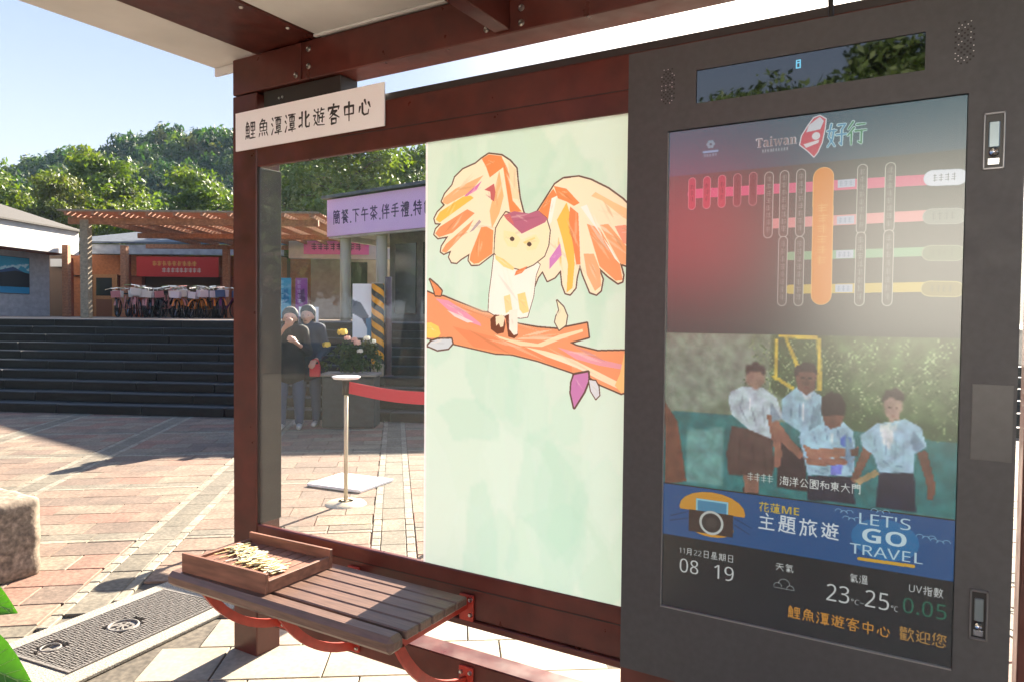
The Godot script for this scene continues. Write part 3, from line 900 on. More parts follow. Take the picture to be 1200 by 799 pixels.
	for q in [[320, 1236, 10], [336, 1228, 14], [352, 1238, 9]]:
		var arc := []
		for j in 9:
			arc.append((Vector2(q[0], q[1]) + Vector2(cos(PI + PI * j / 8.0), sin(PI + PI * j / 8.0)) * q[2]) * S)
		stroke(im, arc, 4, 4, Color8(150, 156, 154))
	stroke(im, [Vector2(310, 1240) * S, Vector2(362, 1240) * S], 4, 4, Color8(150, 156, 154))
	write_row(im, "氣溫", Rect2(492 * S, 1168 * S, 44 * S, 22 * S), 4, 4, pale)
	type(im, "23", Rect2(440 * S, 1204 * S, 54 * S, 44 * S), pale)
	type(im, "°C~", Rect2(498 * S, 1232 * S, 30 * S, 14 * S), pale)
	type(im, "25", Rect2(530 * S, 1202 * S, 54 * S, 44 * S), pale)
	type(im, "°C", Rect2(588 * S, 1230 * S, 16 * S, 14 * S), pale)
	type(im, "UV", Rect2(626 * S, 1170 * S, 28 * S, 18 * S), pale)
	write_row(im, "指數", Rect2(655 * S, 1168 * S, 44 * S, 22 * S), 4, 4, pale)
	type(im, "0.05", Rect2(614 * S, 1204 * S, 92 * S, 38 * S), Color8(40, 112, 84))
	write_row(im, "鯉魚潭遊客中心", Rect2(345 * S, 1282 * S, 246 * S, 32 * S), 7, 6, Color8(206, 142, 44))
	write_row(im, "歡迎您", Rect2(606 * S, 1278 * S, 104 * S, 32 * S), 7, 6, Color8(176, 132, 62))
	return to_texture(im, 862, 1626)

func latch(parent: Node3D, c: Vector3, w: float, h: float) -> void:
	var chrome := paint("chrome", Color(0.62, 0.63, 0.65), 0.18, {"metal": 1.0})
	var black := paint("black_plastic", Color(0.012, 0.012, 0.013), 0.35)
	var st := mb()
	for q in [[-w / 2, -h / 2, -w / 2 + 0.004, h / 2], [w / 2 - 0.004, -h / 2, w / 2, h / 2], [-w / 2, h / 2 - 0.005, w / 2, h / 2], [-w / 2, -h / 2, w / 2, -h / 2 + 0.005]]:
		box(st, c + Vector3(q[0], q[1], -0.002), c + Vector3(q[2], q[3], 0.0045), 0.001)
	var l := piece("latch", st, paint("latch_rim", Color(0.2, 0.2, 0.21), 0.3, {"metal": 0.8}), parent)
	st = mb()
	box(st, c + Vector3(-w / 2 + 0.004, -h / 2 + 0.005, 0.0002), c + Vector3(w / 2 - 0.004, h / 2 - 0.005, 0.001))
	piece("recess", st, black, l)
	st = mb()
	box(st, c + Vector3(-w * 0.26, -h * 0.12, 0.001), c + Vector3(w * 0.26, h * 0.34, 0.006), 0.002)
	piece("handle", st, paint("blue_steel", Color(0.22, 0.27, 0.3), 0.3, {"metal": 0.9}), l)
	st = mb(true)
	lathe(st, [[0.0, 0.008], [w * 0.2, 0.0075], [w * 0.24, 0.004], [w * 0.25, 0.0]], 16, Transform3D(Basis(Vector3.RIGHT, PI / 2), c + Vector3(0, -h * 0.2, 0.001)))
	piece("lock_button", st, chrome, l)
	st = mb()
	box(st, c + Vector3(-w * 0.28, -h * 0.42, 0.001), c + Vector3(w * 0.28, -h * 0.3, 0.004), 0.001)
	piece("key_plate", st, chrome, l)

func build_cabinet() -> void:
	var grey := paint("cabinet_grey", Color(0.045, 0.047, 0.050), 0.56, {"low": 0.86, "freq": 0.05, "oct": 5, "scale": 1.4, "spec": 0.55, "worn": 0.86, "coarse": 0.95, "coarse_scale": 0.7})
	var k := thing("screen_cabinet", "tall dark grey information cabinet with a large lit screen", "information screen", Vector3(-0.335, 0.0, 0.0))
	var o := Vector3(0.335, 0, 0)
	var F := 0.134
	var st := mb()
	box(st, Vector3(-0.812, 0.476, 0.004) + o, Vector3(0.141, 2.279, 0.112) + o, 0.003)
	piece("housing", st, grey, k)
	# front plate: pieces butted round the two openings
	st = mb()
	for q in [[-0.812, 0.476, -0.692, 2.279], [0.030, 0.476, 0.141, 2.279], [-0.692, 0.476, 0.030, 0.684], [-0.692, 2.043, 0.030, 2.110], [-0.692, 2.201, 0.030, 2.279], [-0.692, 2.110, -0.612, 2.201], [-0.060, 2.110, 0.030, 2.201]]:
		box(st, Vector3(q[0], q[1], 0.112) + o, Vector3(q[2], q[3], F) + o)
	piece("front_plate", st, grey, k)
	var edge := paint("worn_edge", Color(0.2, 0.19, 0.18), 0.4)
	st = mb()
	box(st, Vector3(-0.691, 0.6842, 0.124) + o, Vector3(0.029, 0.6872, F + 0.001) + o)
	box(st, Vector3(-0.6918, 0.6875, 0.124) + o, Vector3(-0.6895, 2.04, F - 0.002) + o)
	piece("screen_trim", st, edge, k)
	var scr := StandardMaterial3D.new()
	scr.resource_name = "lit_screen"
	scr.albedo_color = lin(0.012, 0.013, 0.014)
	scr.roughness = 0.24
	scr.metallic_specular = 0.7
	scr.clearcoat_enabled = true
	scr.clearcoat = 0.6
	scr.clearcoat_roughness = 0.24
	scr.emission_enabled = true
	scr.emission = Color.BLACK
	scr.emission_texture = screen_picture()
	scr.emission_energy_multiplier = 0.105
	scr.texture_repeat = false
	part("screen", sheet(Vector3(-0.690, 2.041, 0.126) + o, Vector3(0.718, 0, 0), Vector3(0, -1.355, 0)), scr, k)
	var gloss := paint("display_glass", Color(0.004, 0.005, 0.006), 0.02, {"spec": 0.7, "coat": 1.0, "coat_rough": 0.02})
	st = mb()
	box(st, Vector3(-0.611, 2.1105, 0.114) + o, Vector3(-0.0605, 2.2005, 0.130) + o)
	var d := piece("number_display", st, gloss, k)
	var im := Image.create(64, 64, false, Image.FORMAT_RGBA8)
	st = mb()
	for q in [[0, 0, 0.012, 0.003], [0, 0.013, 0.012, 0.016], [0, 0.003, 0.003, 0.022], [0.009, 0.003, 0.012, 0.022], [0.003, 0.0195, 0.009, 0.022]]:
		box(st, Vector3(-0.352 + q[0], 2.163 + q[1], 0.1301) + o, Vector3(-0.352 + q[2], 2.163 + q[3], 0.1306) + o)
	var lit := StandardMaterial3D.new()
	lit.resource_name = "lit_segment"
	lit.albedo_color = lin(0.1, 0.2, 0.25)
	lit.emission_enabled = true
	lit.emission = lin(0.1, 0.35, 0.5)
	lit.emission_energy_multiplier = 0.25
	piece("lit_digit", st, lit, d)
	# perforated loudspeaker fields
	var hole := paint("speaker_black", Color(0.008, 0.008, 0.008), 0.6)
	var glint := paint("speaker_mesh", Color(0.5, 0.5, 0.5), 0.3, {"metal": 1.0})
	for q in [[-0.711, 2.122], [0.001, 2.113]]:
		st = mb()
		var st2 := mb()
		for i in 7:
			for j in 16:
				if (i in [0, 6] and j in [0, 1, 14, 15]) or (i + j) % 2 == 1:
					continue
				var c := Vector3(q[0] + i * 0.006, q[1] + j * 0.0063, F) + o
				box(st, c - Vector3(0.0021, 0.0021, 0), c + Vector3(0.0021, 0.0021, 0.0006))
				if rng.randf() < 0.3:
					box(st2, c + Vector3(-0.0012, -0.0012, 0.0006), c + Vector3(0.0014, 0.0010, 0.0012), 0.0)
		var g := piece("speaker_grille", st, hole, k)
		piece("mesh", st2, glint, g)
	latch(k, Vector3(0.082, 1.926, F) + o, 0.042, 0.13)
	latch(k, Vector3(0.080, 0.830, F) + o, 0.036, 0.118)
	st = mb()
	box(st, Vector3(0.054, 1.193, F) + o, Vector3(0.134, 1.37, F + 0.0015) + o, 0.0006)
	var plate := piece("cover_plate", st, paint("cover_plate_grey", Color(0.075, 0.075, 0.075), 0.36, {"low": 0.92, "freq": 0.03, "oct": 4, "scale": 2.0}), k)
	plate.set_meta("label", "paler grey blank plate on the right edge")
	st = mb()
	tube(st, [Vector3(-0.29, 2.50, 0.02) + o, Vector3(-0.285, 2.40, 0.05) + o, Vector3(-0.278, 2.30, 0.07) + o, Vector3(-0.278, 2.27, 0.07) + o], [0.007], 8)
	piece("cable", st, paint("black_rubber", Color(), 0), k)
	st = mb()
	box(st, Vector3(-0.83, 0.0, 0.003) + o, Vector3(0.16, 0.47, 0.09) + o, 0.004)
	piece("stand", st, paint("brown_steel", Color(), 0), k)

# ---------------------------------------------------------------- bench and tray
func build_bench() -> void:
	var b := thing("wall_bench", "small brown slatted bench on red brackets fixed to the shelter rail", "bench", Vector3(-1.97, 0.0, 0.27))
	var o := Vector3(1.97, 0, -0.27)
	var wood := paint("bench_wood", Color(0.20, 0.115, 0.085), 0.40, {"low": 0.72, "freq": 0.03, "oct": 5, "scale": Vector3(0.4, 4.0, 5.0)})
	var red := paint("bracket_red", Color(0.42, 0.034, 0.018), 0.42, {"low": 0.85, "freq": 0.02, "oct": 4, "scale": 2.0})
	var steel := paint("bolt_steel", Color(), 0)
	var z := 0.066
	for i in 6:
		var w := 0.0628
		var st := mb()
		if i == 5:
			w = 0.072
		box(st, Vector3(-2.52, 0.510 if i < 5 else 0.484, z) + o, Vector3(-1.412, 0.54, z + w) + o, 0.004 if i < 5 else 0.016)
		piece("slat", st, wood, b)
		z += w + 0.0042
	for x in [-2.42, -2.0, -1.455]:
		var st := mb()
		box(st, Vector3(x - 0.007, 0.470, 0.012) + o, Vector3(x + 0.007, 0.508, 0.398) + o, 0.001)
		# curved strut from the front of the arm down and back to the lower rail
		var outer := []
		var inner := []
		for k in 13:
			var t := k / 12.0
			var c := Vector2(0.385, 0.475).bezier_interpolate(Vector2(0.31, 0.34), Vector2(0.19, 0.24), Vector2(0.012, 0.205), t)
			var c2 := Vector2(0.385, 0.475).bezier_interpolate(Vector2(0.31, 0.34), Vector2(0.19, 0.24), Vector2(0.012, 0.205), t + 0.01)
			var n := (c2 - c).normalized().orthogonal() * 0.017
			outer.append(c + n)
			inner.append(c - n)
		for k in 12:
			var q := []
			for v in [outer[k], outer[k + 1], inner[k + 1], inner[k]]:
				q.append(Vector3(x - 0.007, v.y, v.x) + o)
			prism(st, q, Vector3(0.014, 0, 0))
		var br := piece("bracket", st, red, b)
		st = mb()
		box(st, Vector3(x - 0.03, 0.425, 0.0025) + o, Vector3(x + 0.03, 0.52, 0.011) + o, 0.001)
		piece("plate", st, red, br)
		st = mb()
		box(st, Vector3(x - 0.03, 0.178, 0.0025) + o, Vector3(x + 0.03, 0.258, 0.011) + o, 0.001)
		piece("plate", st, red, br)
		for q in [[0.02, 0.505], [0.02, 0.45], [0.02, 0.24], [-0.02, 0.235], [0.02, 0.195]]:
			st = mb(true)
			lathe(st, [[0.0, 0.009], [0.006, 0.008], [0.0085, 0.004], [0.0085, 0.0]], 8, Transform3D(Basis(Vector3.RIGHT, PI / 2), Vector3(x + q[0], q[1], 0.011) + o))
			piece("bolt", st, steel, br)

func build_tray() -> void:
	var t := thing("wooden_tray", "small open wooden tray with slatted bottom on the bench", "tray", Vector3(-2.24, 0.5405, 0.275), 0.03)
	var wood := paint("tray_wood", Color(0.30, 0.13, 0.08), 0.6, {"low": 0.7, "freq": 0.012, "oct": 4, "scale": Vector3(0.7, 5.0, 3.0)})
	var hx := 0.225
	var hz := 0.165
	for q in [[-hx, hz - 0.014, hx, hz, 0.072], [-hx, -hz, hx, -hz + 0.014, 0.072]]:
		var st := mb()
		box(st, Vector3(q[0], 0.0, q[1]), Vector3(q[2], q[4], q[3]), 0.0015)
		piece("side", st, wood, t)
	for x in [-hx + 0.001, hx - 0.015]:
		var st := mb()
		box(st, Vector3(x, 0.0, -hz + 0.015), Vector3(x + 0.014, 0.045, hz - 0.015), 0.0015)
		piece("end", st, wood, t)
	for i in 8:
		var st := mb()
		var x := -hx + 0.018 + i * 0.0525
		box(st, Vector3(x, 0.012, -hz + 0.0145), Vector3(x + 0.046, 0.034, hz - 0.0145), 0.001)
		piece("slat", st, wood, t)
	var st := mb()
	box(st, Vector3(-hx + 0.016, 0.001, -0.02), Vector3(hx - 0.016, 0.0115, 0.02))
	piece("batten", st, wood, t)
	# sprays of dried straw laid in a row across the tray
	var straw := paint("straw", Color(1, 1, 1), 0.8, {"vertex": true, "back": Color(0.3, 0.28, 0.2)})
	var words := ["leftmost dried straw spray, nearest the brown post", "second dried straw spray from the post in the wooden tray", "third dried straw spray from the post in the wooden tray", "middle dried straw spray of the row in the wooden tray", "third dried straw spray from the right in the wooden tray", "second dried straw spray from the right in the wooden tray", "rightmost dried straw spray at the tray's right end"]
	for i in 7:
		st = mb()
		var c := Vector3(-0.165 + i * 0.052, 0.0, -0.055 + i * 0.016)
		for k in 46:
			var dark := rng.randf()
			st.set_color(Color(0.66, 0.53, 0.26) if dark > 0.45 else (Color(0.74, 0.70, 0.56) if dark > 0.1 else Color(0.12, 0.13, 0.07)))
			var p := Vector3(rng.randfn(0, 0.015), absf(rng.randfn(0, 0.004)) + 0.006, rng.randfn(0, 0.020))
			var dir := Vector3(rng.randfn(-0.2, 0.3), rng.randfn(0, 0.12), rng.randfn(0.9, 0.25)).normalized() * rng.randf_range(0.018, 0.034)
			dir.y = clampf(dir.y, -p.y + 0.004, 0.02)
			beam(st, p - dir * 0.5, p + dir, 0.0062, 0.0022)
		beam(st, Vector3(-0.005, 0.004, 0.0), Vector3(-0.028, 0.004, 0.10), 0.004, 0.004)
		var s := thing("straw_spray", words[i], "dried spray", t.position + Vector3(0, 0.0345, 0) + c.rotated(Vector3.UP, 0.03), 0.03, "dried sprays in the tray")
		piece("strands", st, straw, s)

# ---------------------------------------------------------------- ground, paving, steps
const STEP_U := Vector3(0.909, 0, -0.416)   # along the steps
const STEP_N := Vector3(0.416, 0, 0.909)    # towards the viewer
const STEP_O := Vector3(-10.76, 0, -4.13)   # a point at the foot of the lowest riser
const PAVE_A := Vector3(-0.645, 0, -0.764)  # along the grey paving bands
const PAVE_B := Vector3(0.764, 0, -0.645)

func on_pad(p: Vector3) -> bool:
	return p.x > -3.06 and p.z > -1.05 and p.x < 1.6 and p.z < 2.6

func near_cover(p: Vector3) -> bool:
	var q := Transform3D(Basis(Vector3.UP, 0.12), Vector3(-3.38, 0, 0.13)).affine_inverse() * p
	return absf(q.x) < 0.30 and absf(q.z) < 0.52

func build_ground() -> void:
	var st := mb()
	face(st, [Vector3(-600, -0.014, -600), Vector3(600, -0.014, -600), Vector3(600, -0.014, 600), Vector3(-600, -0.014, 600)], Vector3(0, -5, 0))
	st.generate_normals()
	structure("ground", st, paint("mortar", Color(0.20, 0.165, 0.125), 0.95, {"low": 0.6, "freq": 0.05, "oct": 5, "scale": 1.0, "coarse": 0.75, "coarse_scale": 0.2}))
	var stone_o := {"low": 0.68, "freq": 0.045, "oct": 5, "scale": 1.1, "bump": 0.12, "coarse": 0.78, "coarse_scale": 0.45}
	var pink := []
	for c in [Color(0.305, 0.20, 0.142), Color(0.34, 0.232, 0.163), Color(0.25, 0.172, 0.127), Color(0.33, 0.255, 0.18), Color(0.36, 0.19, 0.132)]:
		pink.append(paint("pink_paver%d" % pink.size(), c, 0.85, stone_o))
	var grey := []
	for c in [Color(0.251, 0.211, 0.155), Color(0.224, 0.191, 0.139), Color(0.271, 0.231, 0.172)]:
		grey.append(paint("grey_paver%d" % grey.size(), c, 0.85, stone_o))
	var cream := []
	for c in [Color(0.395, 0.342, 0.258), Color(0.357, 0.304, 0.228), Color(0.418, 0.372, 0.289)]:
		cream.append(paint("cream_paver%d" % cream.size(), c, 0.85, stone_o))
	# every paver: [centre, size along B, size along A, material]
	var list := []
	var P := 1.55
	var basis := Basis(PAVE_B, Vector3.UP, PAVE_A.cross(Vector3.UP).cross(Vector3.UP) * -1.0)
	basis = Basis(PAVE_B, Vector3.UP, PAVE_B.cross(Vector3.UP))
	var lay := func(sa: float, sb: float, la: float, lb: float, m: Material) -> void:
		var p := PAVE_A * (sa + la / 2) + PAVE_B * (sb + lb / 2)
		if on_pad(p) or near_cover(p):
			return
		if (p - STEP_O).dot(STEP_N) < -0.1:
			return
		var d := p - EYE
		var right := view_basis.x
		var fw := -view_basis.z
		var depth := d.dot(fw)
		if depth < 1.5 or depth > 17 or absf(d.dot(right)) > depth * 0.78 + 1.0:
			return
		list.append([p, lb, la, m, d.length()])
	for i in range(-4, 14):
		for j in range(-12, 14):
			var a0 := i * P + 0.42
			var b0 := j * P - 3.075
			# crossing band: small cream setts - grey slabs - small cream setts
			var a := a0
			while a < a0 + P - 0.01:
				lay.call(a, b0, 0.148, 0.058, cream[rng.randi() % 3])
				lay.call(a, b0 + 0.232, 0.148, 0.058, cream[rng.randi() % 3])
				a += 0.155
			a = a0
			while a < a0 + P - 0.01:
				lay.call(a, b0 + 0.062, 0.304, 0.166, grey[rng.randi() % 3])
				a += 0.31
			# the other band
			for q in 4:
				lay.call(a0, b0 + 0.297 + q * 0.3133, 0.058, 0.307, cream[rng.randi() % 3])
				lay.call(a0 + 0.062, b0 + 0.297 + q * 0.3133, 0.13, 0.307, grey[rng.randi() % 3])
			# the field of pink pavers in running bond
			var row := 0
			a = a0 + 0.198
			while a < a0 + P - 0.05:
				var b := b0 + 0.297
				var first := true
				while b < b0 + P - 0.01:
					var w := 0.415
					if first and row % 2 == 1:
						w = 0.205
					first = false
					w = minf(w, b0 + P - b)
					lay.call(a, b, 0.262, w - 0.006, pink[rng.randi() % 5])
					b += w
				a += 0.27
				row += 1
	list.sort_custom(func(x, y): return x[4] < y[4])
	var paving := structure("plaza_paving")
	var shapes := {}
	var rest := {}
	for n in list.size():
		var q: Array = list[n]
		var t := Transform3D(basis * Basis(Vector3.UP, rng.randfn(0, 0.004)), q[0] + Vector3(0, -0.009 + rng.randf_range(-0.0012, 0.0012), 0))
		t.basis = t.basis * Basis(Vector3.RIGHT, rng.randfn(0, 0.003))
		if n < 300:
			var key := "%.3f %.3f" % [q[1], q[2]]
			if not shapes.has(key):
				shapes[key] = box_mesh(Vector3(q[1], 0.02, q[2]), 0.004)
			part("paver", shapes[key], q[3], paving, t)
		else:
			if not rest.has(q[3]):
				rest[q[3]] = mb()
			box(rest[q[3]], Vector3(-q[1] / 2, -0.01, -q[2] / 2), Vector3(q[1] / 2, 0.01, q[2] / 2), 0.0, t)
	for m in rest:
		var far := piece("far_pavers", rest[m], m, paving)
		far.set_meta("kind", "stuff")
	# cream flagstones under the shelter, laid on the skew
	var flags := structure("shelter_floor")
	var flag := []
	for c in [Color(0.437, 0.378, 0.286), Color(0.462, 0.403, 0.319), Color(0.403, 0.344, 0.260), Color(0.470, 0.428, 0.353)]:
		flag.append(paint("flagstone%d" % flag.size(), c, 0.8, {"low": 0.84, "freq": 0.05, "oct": 6, "scale": 1.2, "coarse": 0.85, "coarse_scale": 0.5}))
	var kerb := paint("granite_setts", Color(0.50, 0.45, 0.37), 0.85, {"low": 0.5, "freq": 0.11, "oct": 4, "scale": 1.6, "bump": 0.2})
	var fb := Basis(Vector3.UP, 0.62)
	var fm := [box_mesh(Vector3(0.452, 0.02, 0.302), 0.003), box_mesh(Vector3(0.298, 0.02, 0.302), 0.003)]
	for j in range(-9, 10):
		var x := -3.4 + (0.16 if j % 2 else 0.0)
		var k := 0
		while x < 3.2:
			var w: float = 0.458 if (k + j) % 3 else 0.304
			var c := fb * Vector3(x + w / 2, 0, j * 0.308) + Vector3(-0.8, 0, 0.3)
			x += w
			k += 1
			if c.x < -2.9 or c.x > 1.4 or c.z < -0.95 or c.z > 2.4 or c.distance_to(Vector3(-3.2, 0, 0.2)) < 0.35:
				continue
			part("flagstone", fm[0] if w > 0.4 else fm[1], flag[rng.randi() % 4], flags, Transform3D(fb, c + Vector3(0, -0.005 + rng.randf() * 0.0015, 0)))
	for q in [[Vector3(-3.04, 0, -1.02), Vector3(1.55, 0, -1.02)], [Vector3(-3.04, 0, -0.95), Vector3(-3.04, 0, -0.42)]]:
		var n := int(q[0].distance_to(q[1]) / 0.2)
		for i in n:
			var a: Vector3 = q[0].lerp(q[1], i / float(n))
			var b: Vector3 = q[0].lerp(q[1], (i + 0.96) / float(n))
			var s2 := mb()
			beam(s2, a + Vector3(0, -0.003, 0), b + Vector3(0, -0.003, 0), 0.12, 0.02, 0.004)
			piece("edge_stone", s2, kerb, flags)
	build_cover(kerb)
	# steps
	var slate := paint("dark_slate", Color(0.019, 0.020, 0.021), 0.6, {"low": 0.55, "freq": 0.03, "oct": 6, "scale": 0.7, "bump": 0.15, "coarse": 0.6, "coarse_scale": 0.25})
	var steps := structure("stone_steps")
	var tf := Transform3D(Basis(STEP_U, Vector3.UP, STEP_N), STEP_O)
	var slates := [slate, paint("dark_slate_pale", Color(0.026, 0.027, 0.027), 0.6, {"low": 0.5, "freq": 0.03, "oct": 6, "scale": 0.7, "coarse": 0.55, "coarse_scale": 0.25}), paint("dark_slate_warm", Color(0.021, 0.019, 0.018), 0.6, {"low": 0.5, "freq": 0.04, "oct": 6, "scale": 0.7, "coarse": 0.55, "coarse_scale": 0.25})]
	for i in 10:
		var x := -16.0 - rng.randf() * 0.6
		while x < 13.0:
			var w := rng.randf_range(1.05, 1.5)
			var s3 := mb()
			var dy := rng.randf_range(-0.004, 0.002)
			var dz := rng.randf_range(-0.006, 0.006)
			box(s3, Vector3(x + 0.004, 0.14 * i - 0.01, -0.36 * (i + 1) - 0.06), Vector3(x + w - 0.004, 0.14 * (i + 1) + dy, -0.36 * i + dz), 0.012, tf)
			piece("step_stone", s3, slates[rng.randi() % 3], steps)
			x += w
	var s4 := mb()
	box(s4, Vector3(-60, -0.5, -90), Vector3(60, 1.396, -3.66), 0.0, tf)
	s4.generate_normals()
	structure("terrace", s4, paint("terrace_paving", Color(0.30, 0.24, 0.19), 0.9, {"low": 0.7, "freq": 0.03, "oct": 5, "scale": 0.6}))

func build_cover(kerb: Material) -> void:
	var iron := paint("cast_iron", Color(0.29, 0.262, 0.235), 0.65, {"low": 0.6, "freq": 0.06, "oct": 4, "scale": 2.0, "metal": 0.2})
	var c := thing("drain_cover", "rectangular cast iron drain cover with slot pattern and round emblem", "drain cover", Vector3(-3.38, 0.0, 0.13), 0.12)
	var st := mb()
	box(st, Vector3(-0.215, -0.013, -0.42), Vector3(0.215, -0.010, 0.42))
	piece("plate", st, iron, c)
	st = mb()
	for i in 24:
		for j in 12:
			var p := Vector3(-0.205 + j * 0.0345, -0.0095, -0.402 + i * 0.0338)
			if Vector2(p.x + 0.017, p.z + 0.017).length() < 0.085 or Vector2(p.x + 0.1, p.z - 0.285).length() < 0.058:
				continue
			if (i + j) % 2 == 0:
				box(st, p + Vector3(0.001, 0, 0.004), p + Vector3(0.0335, 0.0215, 0.0115), 0.0)
				box(st, p + Vector3(0.001, 0, 0.0205), p + Vector3(0.0335, 0.0215, 0.028), 0.0)
			else:
				box(st, p + Vector3(0.005, 0, 0.0), p + Vector3(0.0125, 0.0215, 0.0338), 0.0)
				box(st, p + Vector3(0.0215, 0, 0.0), p + Vector3(0.029, 0.0215, 0.0338), 0.0)
	box(st, Vector3(-0.215, -0.0095, -0.42), Vector3(0.215, 0.0125, -0.407))
	box(st, Vector3(-0.215, -0.0095, 0.407), Vector3(0.215, 0.0125, 0.42))
	box(st, Vector3(-0.215, -0.0095, -0.405), Vector3(-0.208, 0.0125, 0.405))
	box(st, Vector3(0.209, -0.0095, -0.405), Vector3(0.215, 0.0125, 0.405))
	var bars := piece("raised_bars", st, iron, c)
	bars.set_meta("kind", "stuff")
	st = mb(true)
	ring(st, 0.066, 0.007, 24, 6, Transform3D(Basis(Vector3.RIGHT, PI / 2), Vector3(-0.0, 0.008, 0.0)))
	var em := piece("emblem", st, iron, c)
	st = mb()
	lathe(st, [[0.0, 0.006], [0.062, 0.006], [0.062, -0.0095]], 20)
	box(st, Vector3(-0.034, 0.0062, -0.008), Vector3(0.034, 0.012, 0.004), 0.001)
	box(st, Vector3(-0.006, 0.0063, -0.038), Vector3(0.006, 0.0125, 0.038), 0.001)
	for s in [-1.0, 1.0]:
		beam(st, Vector3(0.008 * s, 0.009, 0.006), Vector3(0.036 * s, 0.009, 0.034), 0.008, 0.007)
		beam(st, Vector3(0.012 * s, 0.009, -0.03), Vector3(0.03 * s, 0.009, -0.02), 0.008, 0.007)
	piece("emblem_mark", st, iron, em)
	st = mb(true)
	ring(st, 0.040, 0.005, 20, 6, Transform3D(Basis(Vector3.RIGHT, PI / 2), Vector3(-0.085, 0.008, 0.30)))
	piece("key_ring", st, iron, c)
	for q in [[-0.305, -0.53, -0.216, 0.53], [0.216, -0.53, 0.305, 0.53], [-0.216, -0.53, 0.216, -0.421], [-0.216, 0.421, 0.216, 0.53]]:
		st = mb()
		box(st, Vector3(q[0], -0.012, q[1]), Vector3(q[2], 0.007, q[3]), 0.004)
		piece("concrete_edge", st, kerb, c)

func build_block() -> void:
	# rough granite block at the left edge
	var granite := paint("rough_granite", Color(0.52, 0.40, 0.29), 0.9, {"low": 0.55, "freq": 0.05, "oct": 6, "scale": 1.0, "bump": 0.22, "coarse": 0.7, "coarse_scale": 2.0})
	var n := FastNoiseLite.new()
	n.seed = 4
	n.frequency = 6.0
	var st := mb(true)
	var lo := Vector3(-0.29, -0.01, -0.29)
	var hi := Vector3(0.29, 0.455, 0.29)
	var N := 12
	for ax in 3:
		for s in 2:
			for i in N:
				for j in N:
					var q := []
					for e in [[0, 0], [1, 0], [1, 1], [0, 1]]:
						var f := Vector3.ZERO
						f[ax] = s
						f[(ax + 1) % 3] = (i + e[0]) / float(N)
						f[(ax + 2) % 3] = (j + e[1]) / float(N)
						var v := lo + f * (hi - lo)
						# round the edges and roughen
						var c := v.clamp(lo + Vector3.ONE * 0.035, hi - Vector3.ONE * 0.035)
						v = c + (v - c).normalized() * minf((v - c).length(), 0.035)
						v += Vector3(n.get_noise_3dv(v), n.get_noise_3dv(v + Vector3(9, 0, 0)), n.get_noise_3dv(v + Vector3(0, 9, 0))) * 0.012
						q.append(v)
					face(st, q, Vector3(0, 0.22, 0))
	var b := thing("granite_block", "rough squared granite block standing on the paving at the left edge", "stone block", Vector3(-4.765, 0.0, 0.245))
	piece("block", st, granite, b)

# ---------------------------------------------------------------- trees
func leaf_cloud(clumps: Array, per: int, leaf: float, tones: Array, flat := 0.5) -> ArrayMesh:   # clumps: [centre, radius]
	var v := PackedVector3Array()
	var nn := PackedVector3Array()
	var cc := PackedColorArray()
	for q in clumps:
		var tone: Color = tones[rng.randi() % tones.size()]
		for i in per:
			var d := Vector3(rng.randfn(), rng.randfn(), rng.randfn()).normalized()
			var p: Vector3 = q[0] + d * Vector3(1, flat, 1) * q[1] * pow(rng.randf(), 0.4)
			var n := (d + Vector3(rng.randfn(), rng.randfn() + 0.7, rng.randfn()) * 0.7).normalized()
			var x := n.cross(Vector3(rng.randfn(), rng.randfn(), rng.randfn())).normalized()
			var y := n.cross(x)
			var l := leaf * rng.randf_range(0.6, 1.35)
			var c := tone * rng.randf_range(0.75, 1.25)
			var a := p - x * l
			var b := p + y * l * 0.42
			var e := p + x * l
			var f := p - y * l * 0.42
			for w in [a, b, e, a, e, f]:
				v.append(w)
				nn.append(n)
				cc.append(c)
	var arr := []
	arr.resize(Mesh.ARRAY_MAX)
	arr[Mesh.ARRAY_VERTEX] = v
	arr[Mesh.ARRAY_NORMAL] = nn
	arr[Mesh.ARRAY_COLOR] = cc
	var m := ArrayMesh.new()
	m.add_surface_from_arrays(Mesh.PRIMITIVE_TRIANGLES, arr)
	return m

